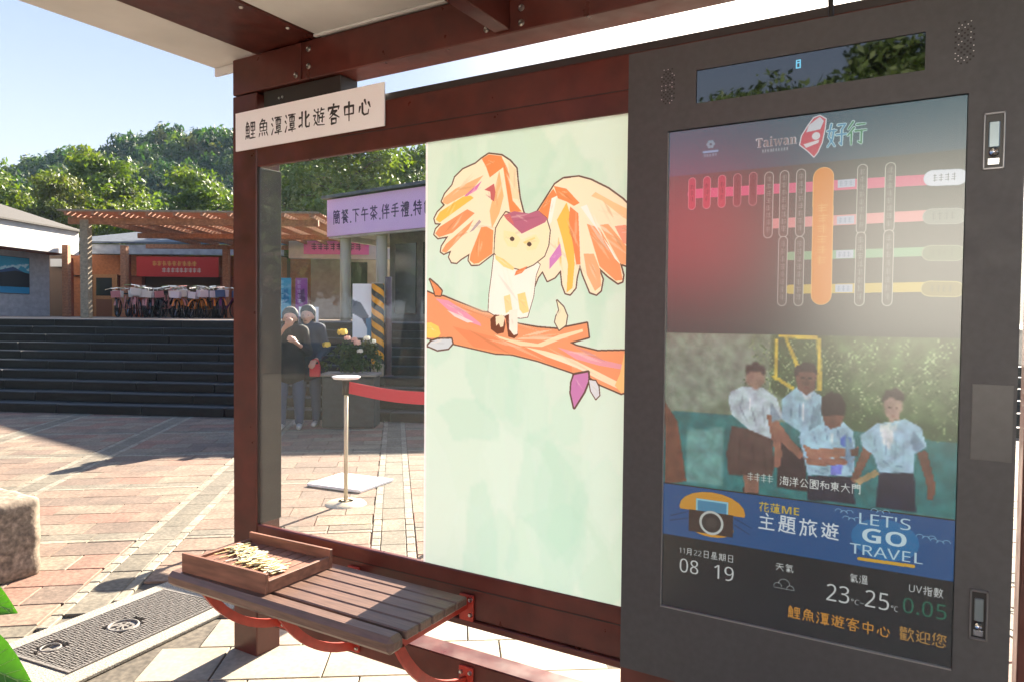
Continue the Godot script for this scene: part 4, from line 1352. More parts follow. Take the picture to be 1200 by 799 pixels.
func make_tree(kind: int, height: float, spread: float) -> Array:   # [trunk mesh, crown mesh]
	var st := mb(true)
	var base := height * 0.28
	var lean := Vector3(rng.randfn(0, 0.2), 0, rng.randfn(0, 0.2))
	tube(st, [Vector3.ZERO, Vector3(0, base * 0.5, 0) + lean * 0.3, Vector3(0, base, 0) + lean, Vector3(0, height * 0.7, 0) + lean * 1.6], [height * 0.035, height * 0.027, height * 0.022, height * 0.008], 8)
	var clumps := []
	var tiers := 9 if kind == 0 else 8
	for t in tiers:
		var f := t / float(tiers - 1)
		var y := lerpf(base * 1.05, height * 0.94, f)
		var reach := spread * (1.0 - 0.75 * pow(f, 1.6)) * rng.randf_range(0.75, 1.1)
		var n := int(lerpf(7, 3, f))
		var turn := rng.randf() * TAU
		for k in n:
			var a := turn + TAU * k / n + rng.randfn(0, 0.25)
			var tip := Vector3(cos(a), 0, sin(a)) * reach * rng.randf_range(0.75, 1.1) + Vector3(0, y + rng.randfn(0, height * 0.02), 0) + lean * f
			tube(st, [Vector3(0, y - height * 0.07, 0) + lean * f, tip.lerp(Vector3(0, y, 0), 0.35), tip], [height * 0.009, height * 0.006, height * 0.002], 5)
			for c in 4:
				var g := 0.35 + 0.22 * c
				clumps.append([Vector3(tip.x * g, tip.y + rng.randfn(0, height * 0.015), tip.z * g) + Vector3(rng.randfn(), 0, rng.randfn()) * spread * 0.1, spread * rng.randf_range(0.17, 0.29)])
	clumps.append([Vector3(0, height * 0.95, 0) + lean, spread * 0.2])
	var tones := [Color(0.101, 0.151, 0.029), Color(0.130, 0.176, 0.034), Color(0.084, 0.130, 0.029), Color(0.151, 0.185, 0.038)]
	if kind == 1:
		tones = [Color(0.13, 0.14, 0.03), Color(0.11, 0.14, 0.028), Color(0.15, 0.15, 0.035)]
	elif kind == 2:
		tones = [Color(0.07, 0.11, 0.028), Color(0.085, 0.125, 0.03), Color(0.06, 0.095, 0.025)]
	return [commit(st), leaf_cloud(clumps, 105, spread * 0.036, tones, 0.55)]

func place_tree(t: Array, where: Vector3, turn: float, size: float, label: String, group: String, called := "broadleaf_tree") -> void:
	var bark := paint("bark", Color(0.11, 0.085, 0.06), 0.9, {"low": 0.6, "freq": 0.03, "oct": 5, "scale": 1.0})
	var leaves := paint("tree_leaves", Color(1, 1, 1), 0.55, {"vertex": true, "back": Color(0.7, 0.75, 0.35)})
	var o := thing(called, label, "tree", where, turn, group)
	o.scale = Vector3.ONE * size
	part("trunk", t[0], bark, o)
	part("crown", t[1], leaves, o)

func build_hill() -> void:
	var f2 := Vector3(-0.515, 0, -0.857)
	var r2 := Vector3(0.857, 0, -0.515)
	var n := FastNoiseLite.new()
	n.seed = 21
	n.frequency = 0.02
	var high := func(l: float, d: float) -> float:
		var crest := 21.5 + 3.0 * clampf((l + 85) / 35.0, -1.5, 1.0) - 5.0 * clampf((l + 38) / 30.0, 0.0, 1.6) + 2.0 * sin(l * 0.09)
		var h: float = crest * smoothstep(52.0, 122.0, d) + 6.0 * smoothstep(122.0, 260.0, d)
		return h + n.get_noise_2d(l, d) * 3.5 * smoothstep(55.0, 80.0, d)
	var st := mb(true)
	for i in range(-26, 27):
		for j in range(0, 22):
			var q := []
			for e in [[0, 0], [1, 0], [1, 1], [0, 1]]:
				var l: float = (i + e[0]) * 10.0
				var d: float = 50.0 + (j + e[1]) * 9.0
				q.append(Vector3(EYE.x, 0, EYE.z) + f2 * d + r2 * l + Vector3(0, high.call(l, d) - 0.5, 0))
			face(st, q, q[0] + Vector3(0, -50, 0))
	st.generate_normals()
	structure("hill", st, paint("hill_scrub", Color(0.03, 0.05, 0.018), 0.95, {"low": 0.5, "freq": 0.05, "oct": 4, "scale": 0.05}))
	# the far wood on it, one mass
	var leaves := paint("tree_leaves", Color(), 0)
	for kind in 3:
		var clumps := []
		for c in 13:
			var d := Vector3(rng.randfn(), absf(rng.randfn()) * 0.8, rng.randfn()).normalized()
			clumps.append([d * Vector3(2.0, 2.1, 2.0) * rng.randf_range(0.6, 1.0) + Vector3(0, 1.6, 0), rng.randf_range(0.8, 1.3)])
		var tones := [[Color(0.032, 0.076, 0.022), Color(0.050, 0.097, 0.025)], [Color(0.072, 0.122, 0.025), Color(0.094, 0.137, 0.029)], [Color(0.099, 0.099, 0.031), Color(0.025, 0.059, 0.019)]][kind] as Array
		var mm := MultiMesh.new()
		mm.transform_format = MultiMesh.TRANSFORM_3D
		mm.mesh = leaf_cloud(clumps, 60, 0.27, tones, 0.8)
		var spots := []
		for k in 1100:
			var d := 54.0 + 84.0 * pow(rng.randf(), 0.8)
			var l := rng.randf_range(-1.0, 0.35) * d * 0.95
			var s := rng.randf_range(0.7, 1.5)
			var p: Vector3 = Vector3(EYE.x, 0, EYE.z) + f2 * d + r2 * l + Vector3(0, high.call(l, d) - 0.6, 0)
			spots.append(Transform3D(Basis(Vector3.UP, rng.randf() * TAU).scaled(Vector3(s, s * rng.randf_range(0.8, 1.3), s)), p))
		mm.instance_count = spots.size()
		for k in spots.size():
			mm.set_instance_transform(k, spots[k])
		var o := MultiMeshInstance3D.new()
		o.name = ["hillside_wood", "hillside_pale_wood", "hillside_mixed_wood"][kind]
		o.multimesh = mm
		o.material_override = leaves
		add_child(o)
		tag(o, ["dark green wood covering the far hillside", "paler green wood scattered over the far hillside", "olive and dark trees mixed through the far hillside"][kind], "wood")
		o.set_meta("kind", "stuff")

func build_trees() -> void:
	var kinds := [make_tree(0, 8.6, 4.0), make_tree(0, 8.0, 3.6), make_tree(1, 7.0, 2.8), make_tree(0, 9.0, 4.2)]
	var g := "trees behind the terrace buildings"
	var list := [   # px, depth, kind, scale of height, label
		[-20, 40, 3, 0.92, "broad tree rising behind the grey roof at the far left edge"],
		[52, 44, 1, 0.92, "rounded green tree left of the yellowish tree, behind the grey roof"],
		[72, 37, 2, 1.02, "yellowish green tree with thin crown behind the pergola's left end"],
		[118, 41, 0, 1.04, "tallest layered green tree above the wooden pergola"],
		[165, 46, 1, 0.92, "smaller green tree right of the tallest tree, over the pergola"],
		[236, 42, 3, 0.90, "light green layered tree beside the brown shelter post"],
		[345, 36, 1, 0.92, "bushy tree seen at the left inside the glass pane"],
		[415, 34, 0, 1.06, "tall leafy tree seen through the glass above the lilac banner"],
		[480, 38, 3, 0.98, "tree behind the lilac banner roof, next to the owl film"],
		[620, 40, 1, 1.1, "tree standing behind the owl film"]]
	for q in list:
		var p := at(q[0], 372, q[1])
		place_tree(kinds[q[2]], Vector3(p.x, 1.39, p.z), rng.randf() * TAU, q[3], q[4], g)
	# trees across the road behind the viewer, which the dark display mirrors
	var dark := [make_tree(2, 7.6, 3.2), make_tree(2, 7.0, 3.0)]
	for i in 9:
		var w3: String = ["first", "second", "third", "fourth", "fifth", "sixth", "seventh", "eighth", "ninth"][i]
		place_tree(dark[i % 2], Vector3(-34.0 + i * 3.1, 0, 9.0 + (i * 7) % 5), rng.randf() * TAU, 1.25, w3 + " tree from the far end of the row mirrored in the clear glass", "row of trees mirrored in the clear glass")
	var g2 := "trees mirrored in the dark display"
	var back := [[-4.7, 19.0, 0, 1.04], [-1.3, 18.5, 1, 1.2], [1.0, 19.5, 0, 1.2], [3.4, 19.0, 1, 1.2], [-9.4, 20.0, 1, 0.9], [6.5, 21.0, 0, 1.2]]
	var w := ["dark tree mirrored at the left of the small display", "dark tree mirrored right of the middle of the small display", "dark tree mirrored at the right end of the small display", "dark tree across the road, right of the mirrored ones", "dark tree across the road, furthest left of the mirrored ones", "dark tree across the road, furthest right of the mirrored ones"]
	for i in back.size():
		place_tree(dark[back[i][2]], Vector3(back[i][0], 0, back[i][1]), rng.randf() * TAU, back[i][3], w[i], g2)

# ---------------------------------------------------------------- far buildings
const FWD := Vector3(-0.515, 0, -0.857)
const RGT := Vector3(0.857, 0, -0.515)
var far_frame := Transform3D(Basis(RGT, Vector3.UP, -FWD), Vector3(0, 0, 2.131))

func span(px: float, d: float) -> float:
	return (px - 600.0) * d / 849.1

func rise(px: float, py: float, d: float) -> float:
	return 1.511 + (373.0 + (px - 600.0) * 0.0098 - py) * d / 849.1

func slab(st: SurfaceTool, px0: float, py0: float, px1: float, py1: float, d: float, thick: float, bevel := 0.0) -> void:   # a block whose front stands at distance d
	box(st, Vector3(span(px0, d), rise((px0 + px1) / 2, py1, d), -d - thick), Vector3(span(px1, d), rise((px0 + px1) / 2, py0, d), -d), bevel, far_frame)

func slab_piece(called: String, q: Array, d: float, thick: float, m: Material, parent: Node3D, bevel := 0.0) -> MeshInstance3D:
	var st := mb()
	slab(st, q[0], q[1], q[2], q[3], d, thick, bevel)
	return piece(called, st, m, parent)

func build_left_house() -> void:
	var plaster := paint("pale_plaster", Color(0.72, 0.69, 0.65), 0.85, {"low": 0.85, "freq": 0.01, "oct": 5, "scale": 0.4})
	var wall_m := paint("house_wall", Color(0.50, 0.51, 0.53), 0.85, {"low": 0.8, "freq": 0.02, "oct": 5, "scale": 0.4})
	var tile := paint("grey_tile", Color(0.085, 0.075, 0.068), 0.8, {"low": 0.7, "freq": 0.04, "oct": 4, "scale": 0.6})
	var A := Vector3(-27.64, 0, -10.06) + STEP_N * 7.0
	var B := Vector3(-29.22, 0, -13.5)
	var h := thing("side_house", "low house at the left with pale deep eave and grey roof", "building", Vector3(B.x, 1.396, B.z))
	var o := -h.position
	var up := Vector3.UP
	var st := mb()
	prism(st, [A + up * 3.79 + o, B + up * 3.79 + o, B + up * 4.70 + o, A + up * 4.70 + o], -STEP_U * 0.14)
	piece("fascia", st, plaster, h)
	st = mb()
	prism(st, [B + up * 3.79 + o - STEP_U * 0.142, B + up * 4.70 + o - STEP_U * 0.142, B - STEP_U * 6 + up * 4.7 + o, B - STEP_U * 6 + up * 3.79 + o], STEP_N * 0.14)
	piece("fascia", st, plaster, h)
	st = mb()
	prism(st, [A + up * 3.80 + o - STEP_U * 0.15, B + STEP_N * 0.15 + up * 3.80 + o - STEP_U * 0.15, B + STEP_N * 0.15 + up * 3.80 + o - STEP_U * 5.8, A + up * 3.80 + o - STEP_U * 5.8], up * 0.1)
	piece("eave_ceiling", st, paint("red_timber", Color(0.40, 0.10, 0.05), 0.7, {"low": 0.75, "freq": 0.03, "oct": 4, "scale": 0.8}), h)
	st = mb()
	var e0 := A + up * 4.76 + STEP_U * 0.12 + o
	var e1 := B + up * 4.76 + STEP_U * 0.12 - STEP_N * 0.1 + o
	var r0 := A + up * 6.1 - STEP_U * 3.2 + o
	var r1 := B + up * 6.1 - STEP_U * 3.2 + STEP_N * 3.0 + o
	prism(st, [e0, e1, r1, r0], up * -0.06)
	prism(st, [e1, B + up * 4.76 - STEP_U * 6.2 - STEP_N * 0.1 + o, r1], up * -0.06)
	piece("roof", st, tile, h)
	# wall and mural under the eave
	var off := -STEP_U * 1.1
	var W1 := A + off
	var W2 := B + off + STEP_N * 0.2
	st = mb()
	prism(st, [W1 + up * 1.4 + o, W2 + up * 1.4 + o, W2 + up * 3.79 + o, W1 + up * 3.79 + o], -STEP_U * 0.2)
	piece("wall", st, wall_m, h)
	var im := Image.create(512, 256, false, Image.FORMAT_RGBA8)
	for y in 256:
		im.fill_rect(Rect2i(0, y, 512, 1), Color8(40, 150, 190).lerp(Color8(90, 190, 205), y / 256.0))
	for i in 10:
		blob(im, [Vector2(i * 60, 40 + (i * 37) % 50), Vector2(i * 60 + 90, 30 + (i * 53) % 60), Vector2(i * 60 + 60, 70 + (i * 29) % 40)], Color8(210, 232, 236, 200), 8)
	fill(im, [Vector2(0, 90), Vector2(120, 60), Vector2(240, 110), Vector2(380, 70), Vector2(512, 120), Vector2(512, 200), Vector2(0, 200)], Color8(44, 84, 130))
	fill(im, [Vector2(0, 170), Vector2(110, 150), Vector2(250, 120), Vector2(400, 96), Vector2(512, 110), Vector2(512, 220), Vector2(0, 220)], Color8(24, 34, 44))
	fill(im, [Vector2(0, 214), Vector2(512, 210), Vector2(512, 256), Vector2(0, 256)], Color8(34, 140, 184))
	var m0 := W2 + STEP_N * 1.05 + STEP_U * 0.01
	var mur := thing("landscape_picture", "large blue landscape picture of lake and hills on the side house wall", "picture", m0 + up * 2.22)
	st = mb()
	box(st, Vector3(-3.0, 0, 0), Vector3(0, 1.36, 0.03), 0.004, Transform3D(Basis(-STEP_N, up, STEP_U), Vector3.ZERO))
	piece("panel", st, paint("picture_back", Color(0.1, 0.1, 0.1), 0.7), mur)
	part("print", sheet(STEP_N * 2.98 + up * 1.34 + STEP_U * 0.032, -STEP_N * 2.96, up * -1.32), print_mat("landscape_print", ImageTexture.create_from_image(im), 0.5), mur)

func build_pergola() -> void:
	var wood := paint("pergola_wood", Color(0.55, 0.24, 0.12), 0.75, {"low": 0.65, "freq": 0.03, "oct": 5, "scale": 0.7})
	var pale := paint("weathered_wood", Color(0.46, 0.38, 0.27), 0.8, {"low": 0.65, "freq": 0.03, "oct": 5, "scale": 0.7})
	var g := thing("wooden_pergola", "reddish timber pergola with slatted top over the bicycle row", "pergola", far_frame * Vector3(span(190, 24), 1.4, -24))
	var o := Transform3D(Basis.IDENTITY, -g.position) * far_frame
	var x0 := span(96, 20)
	var x1 := span(372, 20)
	for q in [[x0 + 0.06, -20.1, pale], [span(300, 20), -20.1, wood], [span(146, 27.5), -27.5, wood], [span(265, 27.5), -27.5, wood], [span(78, 27.5), -27.5, wood]]:
		var st := mb()
		box(st, Vector3(q[0] - 0.11, 1.396, q[1] - 0.11), Vector3(q[0] + 0.11, 4.1, q[1] + 0.11), 0.01, o)
		piece("post", st, q[2], g)
	for z in [-20.1, -23.8, -27.5]:
		var st := mb()
		box(st, Vector3(x0 - 0.4 - (1.6 if z < -25 else 0.0), 3.98 if z > -21 else 4.0, z - 0.06), Vector3(x1, 4.16, z + 0.06), 0.008, o)
		piece("beam", st, wood, g)
	for i in 10:
		var x := lerpf(x0 - 0.2, x1 - 0.1, i / 9.0)
		var st := mb()
		box(st, Vector3(x - 0.04, 4.162, -28.0), Vector3(x + 0.04, 4.28, -19.6), 0.006, o)
		piece("rafter", st, wood, g)
	for i in 34:
		var z := -19.7 - i * 0.245
		var st := mb()
		box(st, Vector3(x0 - 0.45, 4.282, z - 0.07), Vector3(x1 + 0.1, 4.325, z + 0.07), 0.004, o)
		piece("slat", st, pale if i == 0 else wood, g)

func build_back_house() -> void:
	var orange := paint("orange_timber", Color(0.50, 0.17, 0.06), 0.7, {"low": 0.75, "freq": 0.03, "oct": 4, "scale": 0.5})
	var red := paint("red_timber", Color(), 0)
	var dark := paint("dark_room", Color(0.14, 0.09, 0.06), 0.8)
	var roof := paint("slate_roof", Color(0.13, 0.15, 0.18), 0.7, {"low": 0.7, "freq": 0.02, "oct": 5, "scale": 0.4})
	var pane := paint("dark_pane", Color(0.03, 0.035, 0.035), 0.08)
	var h := thing("visitor_house", "orange timber visitor house with grey roof behind the bicycles", "building", far_frame * Vector3(span(180, 30), 1.396, -30))
	var sv := far_frame
	far_frame = Transform3D(Basis.IDENTITY, -h.position) * far_frame
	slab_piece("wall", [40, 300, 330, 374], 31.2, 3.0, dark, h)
	slab_piece("upper_wall", [82, 300, 330, 324], 30.4, 0.7, orange, h)
	slab_piece("wall_panel", [84, 324, 108, 374], 30.6, 0.3, orange, h)
	slab_piece("wall_panel", [137, 324, 166, 374], 30.6, 0.3, red, h)
	slab_piece("wall_panel", [258, 324, 330, 374], 30.6, 0.3, red, h)
	slab_piece("fascia", [96, 288, 330, 299], 29.4, 0.3, paint("grey_fascia", Color(0.42, 0.45, 0.50), 0.7, {"low": 0.7, "freq": 0.01, "oct": 5, "scale": 0.5}), h)
	var st := mb()
	var z := -29.3
	var y0 := rise(200, 287, 29.4)
	prism(st, [Vector3(span(60, 29.4), y0, z), Vector3(span(335, 29.4), y0, z), Vector3(span(300, 29.4), y0 + 1.0, z - 4.5), Vector3(span(120, 29.4), y0 + 1.0, z - 4.5)].map(func(v): return far_frame * v), Vector3(0, 0.08, 0))
	piece("roof", st, roof, h)
	slab_piece("column", [143, 290, 150, 374], 29.8, 0.25, red, h)
	slab_piece("column", [75, 303, 82, 374], 29.8, 0.25, red, h)
	slab_piece("column", [261, 290, 268, 374], 29.8, 0.25, red, h)
	var door := slab_piece("door", [109, 322, 137, 374], 30.3, 0.1, paint("door_wood", Color(0.42, 0.20, 0.08), 0.6, {"low": 0.8, "freq": 0.03, "oct": 4, "scale": 0.8}), h)
	for q in [[112.5, 326, 131, 347], [112.5, 351, 131, 372]]:
		slab_piece("pane", q, 30.29, 0.02, pane if q[1] < 340 else paint("door_panel", Color(0.16, 0.06, 0.03), 0.6), door)
	slab_piece("window", [59, 304, 76, 313], 30.9, 0.1, paint("pale_board", Color(0.6, 0.6, 0.58), 0.7), h)
	far_frame = sv
	# hanging red banner with two lines of writing too far to read
	var im := Image.create(768, 200, false, Image.FORMAT_RGBA8)
	im.fill(Color8(186, 40, 30))
	scribble(im, Rect2(150, 44, 420, 46), 9, Color8(206, 150, 70), 8, false)
	scribble(im, Rect2(240, 112, 370, 42), 9, Color8(196, 170, 150), 8, false)
	im.resize(384, 100, Image.INTERPOLATE_BILINEAR)
	var b := thing("red_banner", "red banner with two rows of small writing under the house eave", "banner", far_frame * Vector3(span(208, 29.2), rise(208, 325, 29.2), -29.2))
	var w := span(256, 29.2) - span(160, 29.2)
	st = mb()
	box(st, Vector3(-w / 2, 0, -0.03), Vector3(w / 2, 0.80, 0.0), 0.0, Transform3D(far_frame.basis, Vector3.ZERO))
	piece("cloth", st, paint("banner_red", Color(0.40, 0.03, 0.02), 0.7), b)
	part("print", sheet(far_frame.basis * Vector3(-w / 2, 0.80, 0.003), RGT * w, Vector3.UP * -0.80), print_mat("red_banner_print", ImageTexture.create_from_image(im), 0.7), b)

func make_bicycle(called: String, label: String, frame_c: Color, basket_c: Color) -> Node3D:
	var b := thing(called, label, "bicycle", Vector3.ZERO, 0.0, "bicycles parked under the pergola")
	var tyre := paint("tyre", Color(0.02, 0.02, 0.02), 0.8)
	var rim := paint("chrome", Color(), 0)
	var fr := paint("bicycle%s" % frame_c.to_html(), frame_c, 0.35)
	var bk := paint("basket%s" % basket_c.to_html(), basket_c, 0.6)
	for z in [-0.5, 0.5]:
		var st := mb(true)
		ring(st, 0.31, 0.022, 16, 5, Transform3D(Basis(Vector3.UP, PI / 2), Vector3(0, 0.333, z)))
		var w := piece("wheel", st, tyre, b)
		st = mb()
		for k in 6:
			var a := TAU * k / 6
			beam(st, Vector3(0, 0.333, z), Vector3(0, 0.333 + sin(a) * 0.3, z + cos(a) * 0.3), 0.008, 0.008)
		piece("spokes", st, rim, w)
	var st := mb()
	for q in [[Vector3(0, 0.34, -0.5), Vector3(0, 0.32, -0.05), 0.02], [Vector3(0, 0.32, -0.05), Vector3(0, 0.78, -0.18), 0.03], [Vector3(0, 0.32, -0.05), Vector3(0, 0.74, 0.36), 0.035], [Vector3(0, 0.34, -0.5), Vector3(0, 0.66, -0.15), 0.02], [Vector3(0, 0.9, 0.32), Vector3(0, 0.34, 0.5), 0.03]]:
		beam(st, q[0], q[1], q[2], q[2])
	piece("frame", st, fr, b)
	st = mb()
	for s in 7:
		var a0 := PI * (0.08 + 0.11 * s)
		var a1 := PI * (0.08 + 0.11 * (s + 1))
		beam(st, Vector3(0, 0.333 + sin(a0) * 0.36, 0.5 + cos(a0) * 0.36), Vector3(0, 0.333 + sin(a1) * 0.36, 0.5 + cos(a1) * 0.36), 0.06, 0.01)
	piece("mudguard", st, fr, b)
	st = mb()
	beam(st, Vector3(-0.3, 1.02, 0.24), Vector3(-0.12, 1.06, 0.34), 0.025, 0.025)
	beam(st, Vector3(0.3, 1.02, 0.24), Vector3(0.12, 1.06, 0.34), 0.025, 0.025)
	beam(st, Vector3(-0.12, 1.06, 0.34), Vector3(0.12, 1.06, 0.34), 0.025, 0.025)
	beam(st, Vector3(0, 0.9, 0.32), Vector3(0, 1.06, 0.33), 0.025, 0.025)
	piece("handlebar", st, rim, b)
	st = mb()
	prism(st, [Vector3(-0.09, 0.84, -0.32), Vector3(0.09, 0.84, -0.32), Vector3(0.03, 0.84, -0.04), Vector3(-0.03, 0.84, -0.04)], Vector3(0, 0.05, 0))
	piece("saddle", st, tyre, b)
	st = mb()   # open basket
	for q in [[Vector3(-0.145, 0.72, 0.46), Vector3(-0.13, 0.95, 0.70)], [Vector3(0.13, 0.72, 0.46), Vector3(0.145, 0.95, 0.70)], [Vector3(-0.13, 0.72, 0.685), Vector3(0.13, 0.95, 0.70)], [Vector3(-0.13, 0.72, 0.46), Vector3(0.13, 0.95, 0.475)], [Vector3(-0.13, 0.72, 0.475), Vector3(0.13, 0.735, 0.685)]]:
		box(st, q[0], q[1])
	piece("basket", st, bk, b)
	return b

func build_bicycles() -> void:
	var kinds := [
		["bicycle", "pale pink bicycle with white basket", Color(0.66, 0.30, 0.28), Color(0.80, 0.78, 0.74)],
		["bicycle", "black bicycle with pink basket", Color(0.04, 0.04, 0.045), Color(0.55, 0.22, 0.24)],
		["bicycle", "orange bicycle with lavender basket", Color(0.66, 0.22, 0.03), Color(0.74, 0.70, 0.80)],
		["bicycle", "dark bicycle with blue and magenta paint", Color(0.14, 0.02, 0.12), Color(0.05, 0.10, 0.25)]]
	var order := [1, 0, 0, 0, 0, 0, 0, 0, 1, 0, 1, 0, 0, 0, 2, 2, 2, 2, 2, 2, 2, 2, 3, 3, 3]
	var ordinals := ["first", "second", "third", "fourth", "fifth", "sixth", "seventh", "eighth", "ninth", "tenth", "eleventh", "twelfth", "thirteenth", "fourteenth", "fifteenth", "sixteenth", "seventeenth", "eighteenth", "nineteenth", "twentieth", "twenty-first", "twenty-second", "twenty-third", "twenty-fourth", "last"]
	var made := {}
	for i in order.size():
		var k: int = order[i]
		var q: Array = kinds[k]
		var b: Node3D
		var label: String = "%s, %s from the timber door in the row" % [q[1], ordinals[i]]
		if not made.has(k):
			b = make_bicycle(q[0], label, q[2], q[3])
			made[k] = b
		else:
			b = made[k].duplicate()
			b.name = numbered("bicycle")
			add_child(b)
			b.set_meta("label", label)
		var p := far_frame * Vector3(span(142 + i * 5.2 + rng.randf_range(-2, 2), 25), 0, -25 + rng.randf_range(-0.4, 0.4))
		b.position = Vector3(p.x, 1.397, p.z)
		b.rotation.y = 0.54 + 0.5 + rng.randfn(0, 0.3)
		b.rotation.z = rng.randf_range(-0.14, 0.14)
		b.scale = Vector3.ONE * rng.randf_range(0.92, 1.06)

func build_glass_side() -> void:
	# house with the lilac banner, seen through the pane; its roof throws the shadow on the plaza
	var plaster := paint("pale_plaster", Color(), 0)
	var roof := paint("slate_roof", Color(), 0)
	var dark := paint("dark_room", Color(), 0)
	var L := Vector3(-14.73, 0, -12.48)
	var R := Vector3(-8.45, 0, -11.74)
	var Q := Vector3(-5.3, 0, -14.3)
	var S1 := Vector3(-5.6, 0, -19.5)
	var S2 := Vector3(-15.4, 0, -19.0)
	var up := Vector3.UP
	var h := thing("banner_house", "low grey house with dark roof behind the glass pane", "building", Vector3(-10.5, 1.396, -14.5))
	var o := -h.position
	var ring_pts := [L, R, Q, S1, S2]
	for i in 5:
		var a: Vector3 = ring_pts[i]
		var b: Vector3 = ring_pts[(i + 1) % 5]
		var inw := (b - a).normalized().cross(up) * -0.12
		var st := mb()
		prism(st, [a + up * 3.65 + o, b + up * 3.65 + o, b + up * 4.72 + o, a + up * 4.72 + o], inw)
		piece("fascia", st, plaster, h)
	var st := mb()
	var apex := Vector3(-10.4, 5.55, -15.6) + o
	for i in 5:
		var a: Vector3 = ring_pts[i]
		var b: Vector3 = ring_pts[(i + 1) % 5]
		var mid := (L + R + Q + S1 + S2) / 5
		prism(st, [a + (a - mid).normalized() * 0.2 + up * 4.74 + o, b + (b - mid).normalized() * 0.2 + up * 4.74 + o, apex], up * 0.08)
	piece("roof", st, roof, h)
	st = mb()
	prism(st, [L, R, Q, S1, S2].map(func(v): return v.lerp((L + R + Q + S1 + S2) / 5, 0.03) + up * 3.8 + o), up * 0.1)
	piece("eave_ceiling", st, paint("grey_ceiling", Color(0.3, 0.29, 0.27), 0.8), h)
	var mid2 := (L + R + Q + S1 + S2) / 5
	var inner := ring_pts.map(func(v): return v.lerp(mid2, 0.3))
	for i in 5:
		var a: Vector3 = inner[i]
		var b: Vector3 = inner[(i + 1) % 5]
		st = mb()
		var inw := (b - a).normalized().cross(up) * -0.2
		prism(st, [a + up * 1.39 + o, b + up * 1.39 + o, b + up * 3.8 + o, a + up * 3.8 + o], inw)
		var w := piece("wall", st, paint("shop_wall", Color(0.24, 0.22, 0.19), 0.85, {"low": 0.8, "freq": 0.02, "oct": 4, "scale": 0.4}), h)
		if i == 0:
			for k in 4:
				st = mb()
				var c := a.lerp(b, 0.06 + 0.24 * k)
				var e := a.lerp(b, 0.24 + 0.24 * k)
				prism(st, [c + up * 1.6 + o, e + up * 1.6 + o, e + up * 3.5 + o, c + up * 3.5 + o].map(func(v): return v - inw * 0.2), inw * 0.1)
				piece("window", st, paint("dark_pane", Color(), 0), w)
	for t in [0.02, 0.27, 0.7, 0.98]:
		var c: Vector3 = L.lerp(R, t).lerp(mid2, 0.07)
		st = mb(true)
		tube(st, [c + up * 1.39 + o, c + up * 3.8 + o], [0.15], 10)
		piece("column", st, paint("cream_column", Color(0.5, 0.45, 0.36), 0.7), h)
	# lilac banner along its eave
	var im := Image.create(1600, 264, false, Image.FORMAT_RGBA8)
	im.fill(Color8(238, 196, 238))
	var x := 70.0
	for ch in "簡餐.下午茶.伴手禮.特色":
		if ch == ".":
			disc(im, Vector2(x + 8, 176), 7, Color8(70, 40, 84))
			x += 26
		else:
			glyph(im, ch, Rect2(x, 84, 74, 96), 10, 8, Color8(70, 40, 84))
			x += 92
	im.resize(800, 132, Image.INTERPOLATE_BILINEAR)
	var dir := (R - L).normalized()
	var out := up.cross(dir) * -1.0
	if out.z < 0:
		out = -out
	var bn := thing("lilac_banner", "lilac banner with dark characters along the eave behind the glass", "banner", L + up * 3.70 + out * 0.02)
	st = mb()
	prism(st, [Vector3.ZERO, dir * 6.1, dir * 6.1 + up * 1.0, up * 1.0], out * 0.03)
	piece("cloth", st, paint("lilac_cloth", Color(0.6, 0.26, 0.62), 0.75), bn)
	part("print", sheet(up * 1.0 + out * 0.034, dir * 6.1, up * -1.0), print_mat("lilac_print", ImageTexture.create_from_image(im), 0.75), bn)
	# further house with the pink banner
	var d := 27.0
	h = thing("pink_banner_house", "further low house with pale fascia left of the lilac banner", "building", far_frame * Vector3(span(400, d), 1.396, -d))
	var sv := far_frame
	far_frame = Transform3D(Basis.IDENTITY, -h.position) * far_frame
	slab_piece("fascia", [338, 279, 470, 304], d, 0.3, plaster, h)
	slab_piece("wall", [364, 304, 470, 376], d + 1.2, 0.3, paint("beige_wall", Color(0.46, 0.41, 0.34), 0.85, {"low": 0.85, "freq": 0.02, "oct": 4, "scale": 0.4}), h)
	slab_piece("side_wall", [340, 304, 364, 376], d + 2.4, 0.3, paint("orange_timber", Color(), 0), h)
	slab_piece("window", [404, 308, 430, 372], d + 1.15, 0.04, paint("dark_pane", Color(), 0), h)
	st = mb()
	var y0 := rise(400, 278, d)
	prism(st, [Vector3(span(334, d), y0, -d + 0.2), Vector3(span(474, d), y0, -d + 0.2), Vector3(span(450, d), y0 + 0.75, -d - 4), Vector3(span(380, d), y0 + 0.75, -d - 4)].map(func(v): return far_frame * v), Vector3(0, 0.1, 0))
	piece("roof", st, roof, h)
	far_frame = sv
	im = Image.create(768, 160, false, Image.FORMAT_RGBA8)
	im.fill(Color8(232, 110, 190))
	scribble(im, Rect2(90, 46, 600, 70), 8, Color8(90, 24, 90), 9, false)
	im.resize(384, 80, Image.INTERPOLATE_BILINEAR)
	var w2 := span(432, d) - span(356, d)
	bn = thing("pink_banner", "bright pink banner with small dark writing on the further house", "banner", far_frame * Vector3(span(356, d), rise(390, 299, d), -d + 0.02))
	st = mb()
	box(st, Vector3(0, 0, 0), Vector3(w2, 0.58, 0.03), 0.0, Transform3D(far_frame.basis, Vector3.ZERO))
	piece("cloth", st, paint("pink_cloth", Color(0.66, 0.07, 0.36), 0.75), bn)
	part("print", sheet(far_frame.basis * Vector3(0, 0.58, 0.033), RGT * w2, up * -0.58), print_mat("pink_print", ImageTexture.create_from_image(im), 0.75), bn)
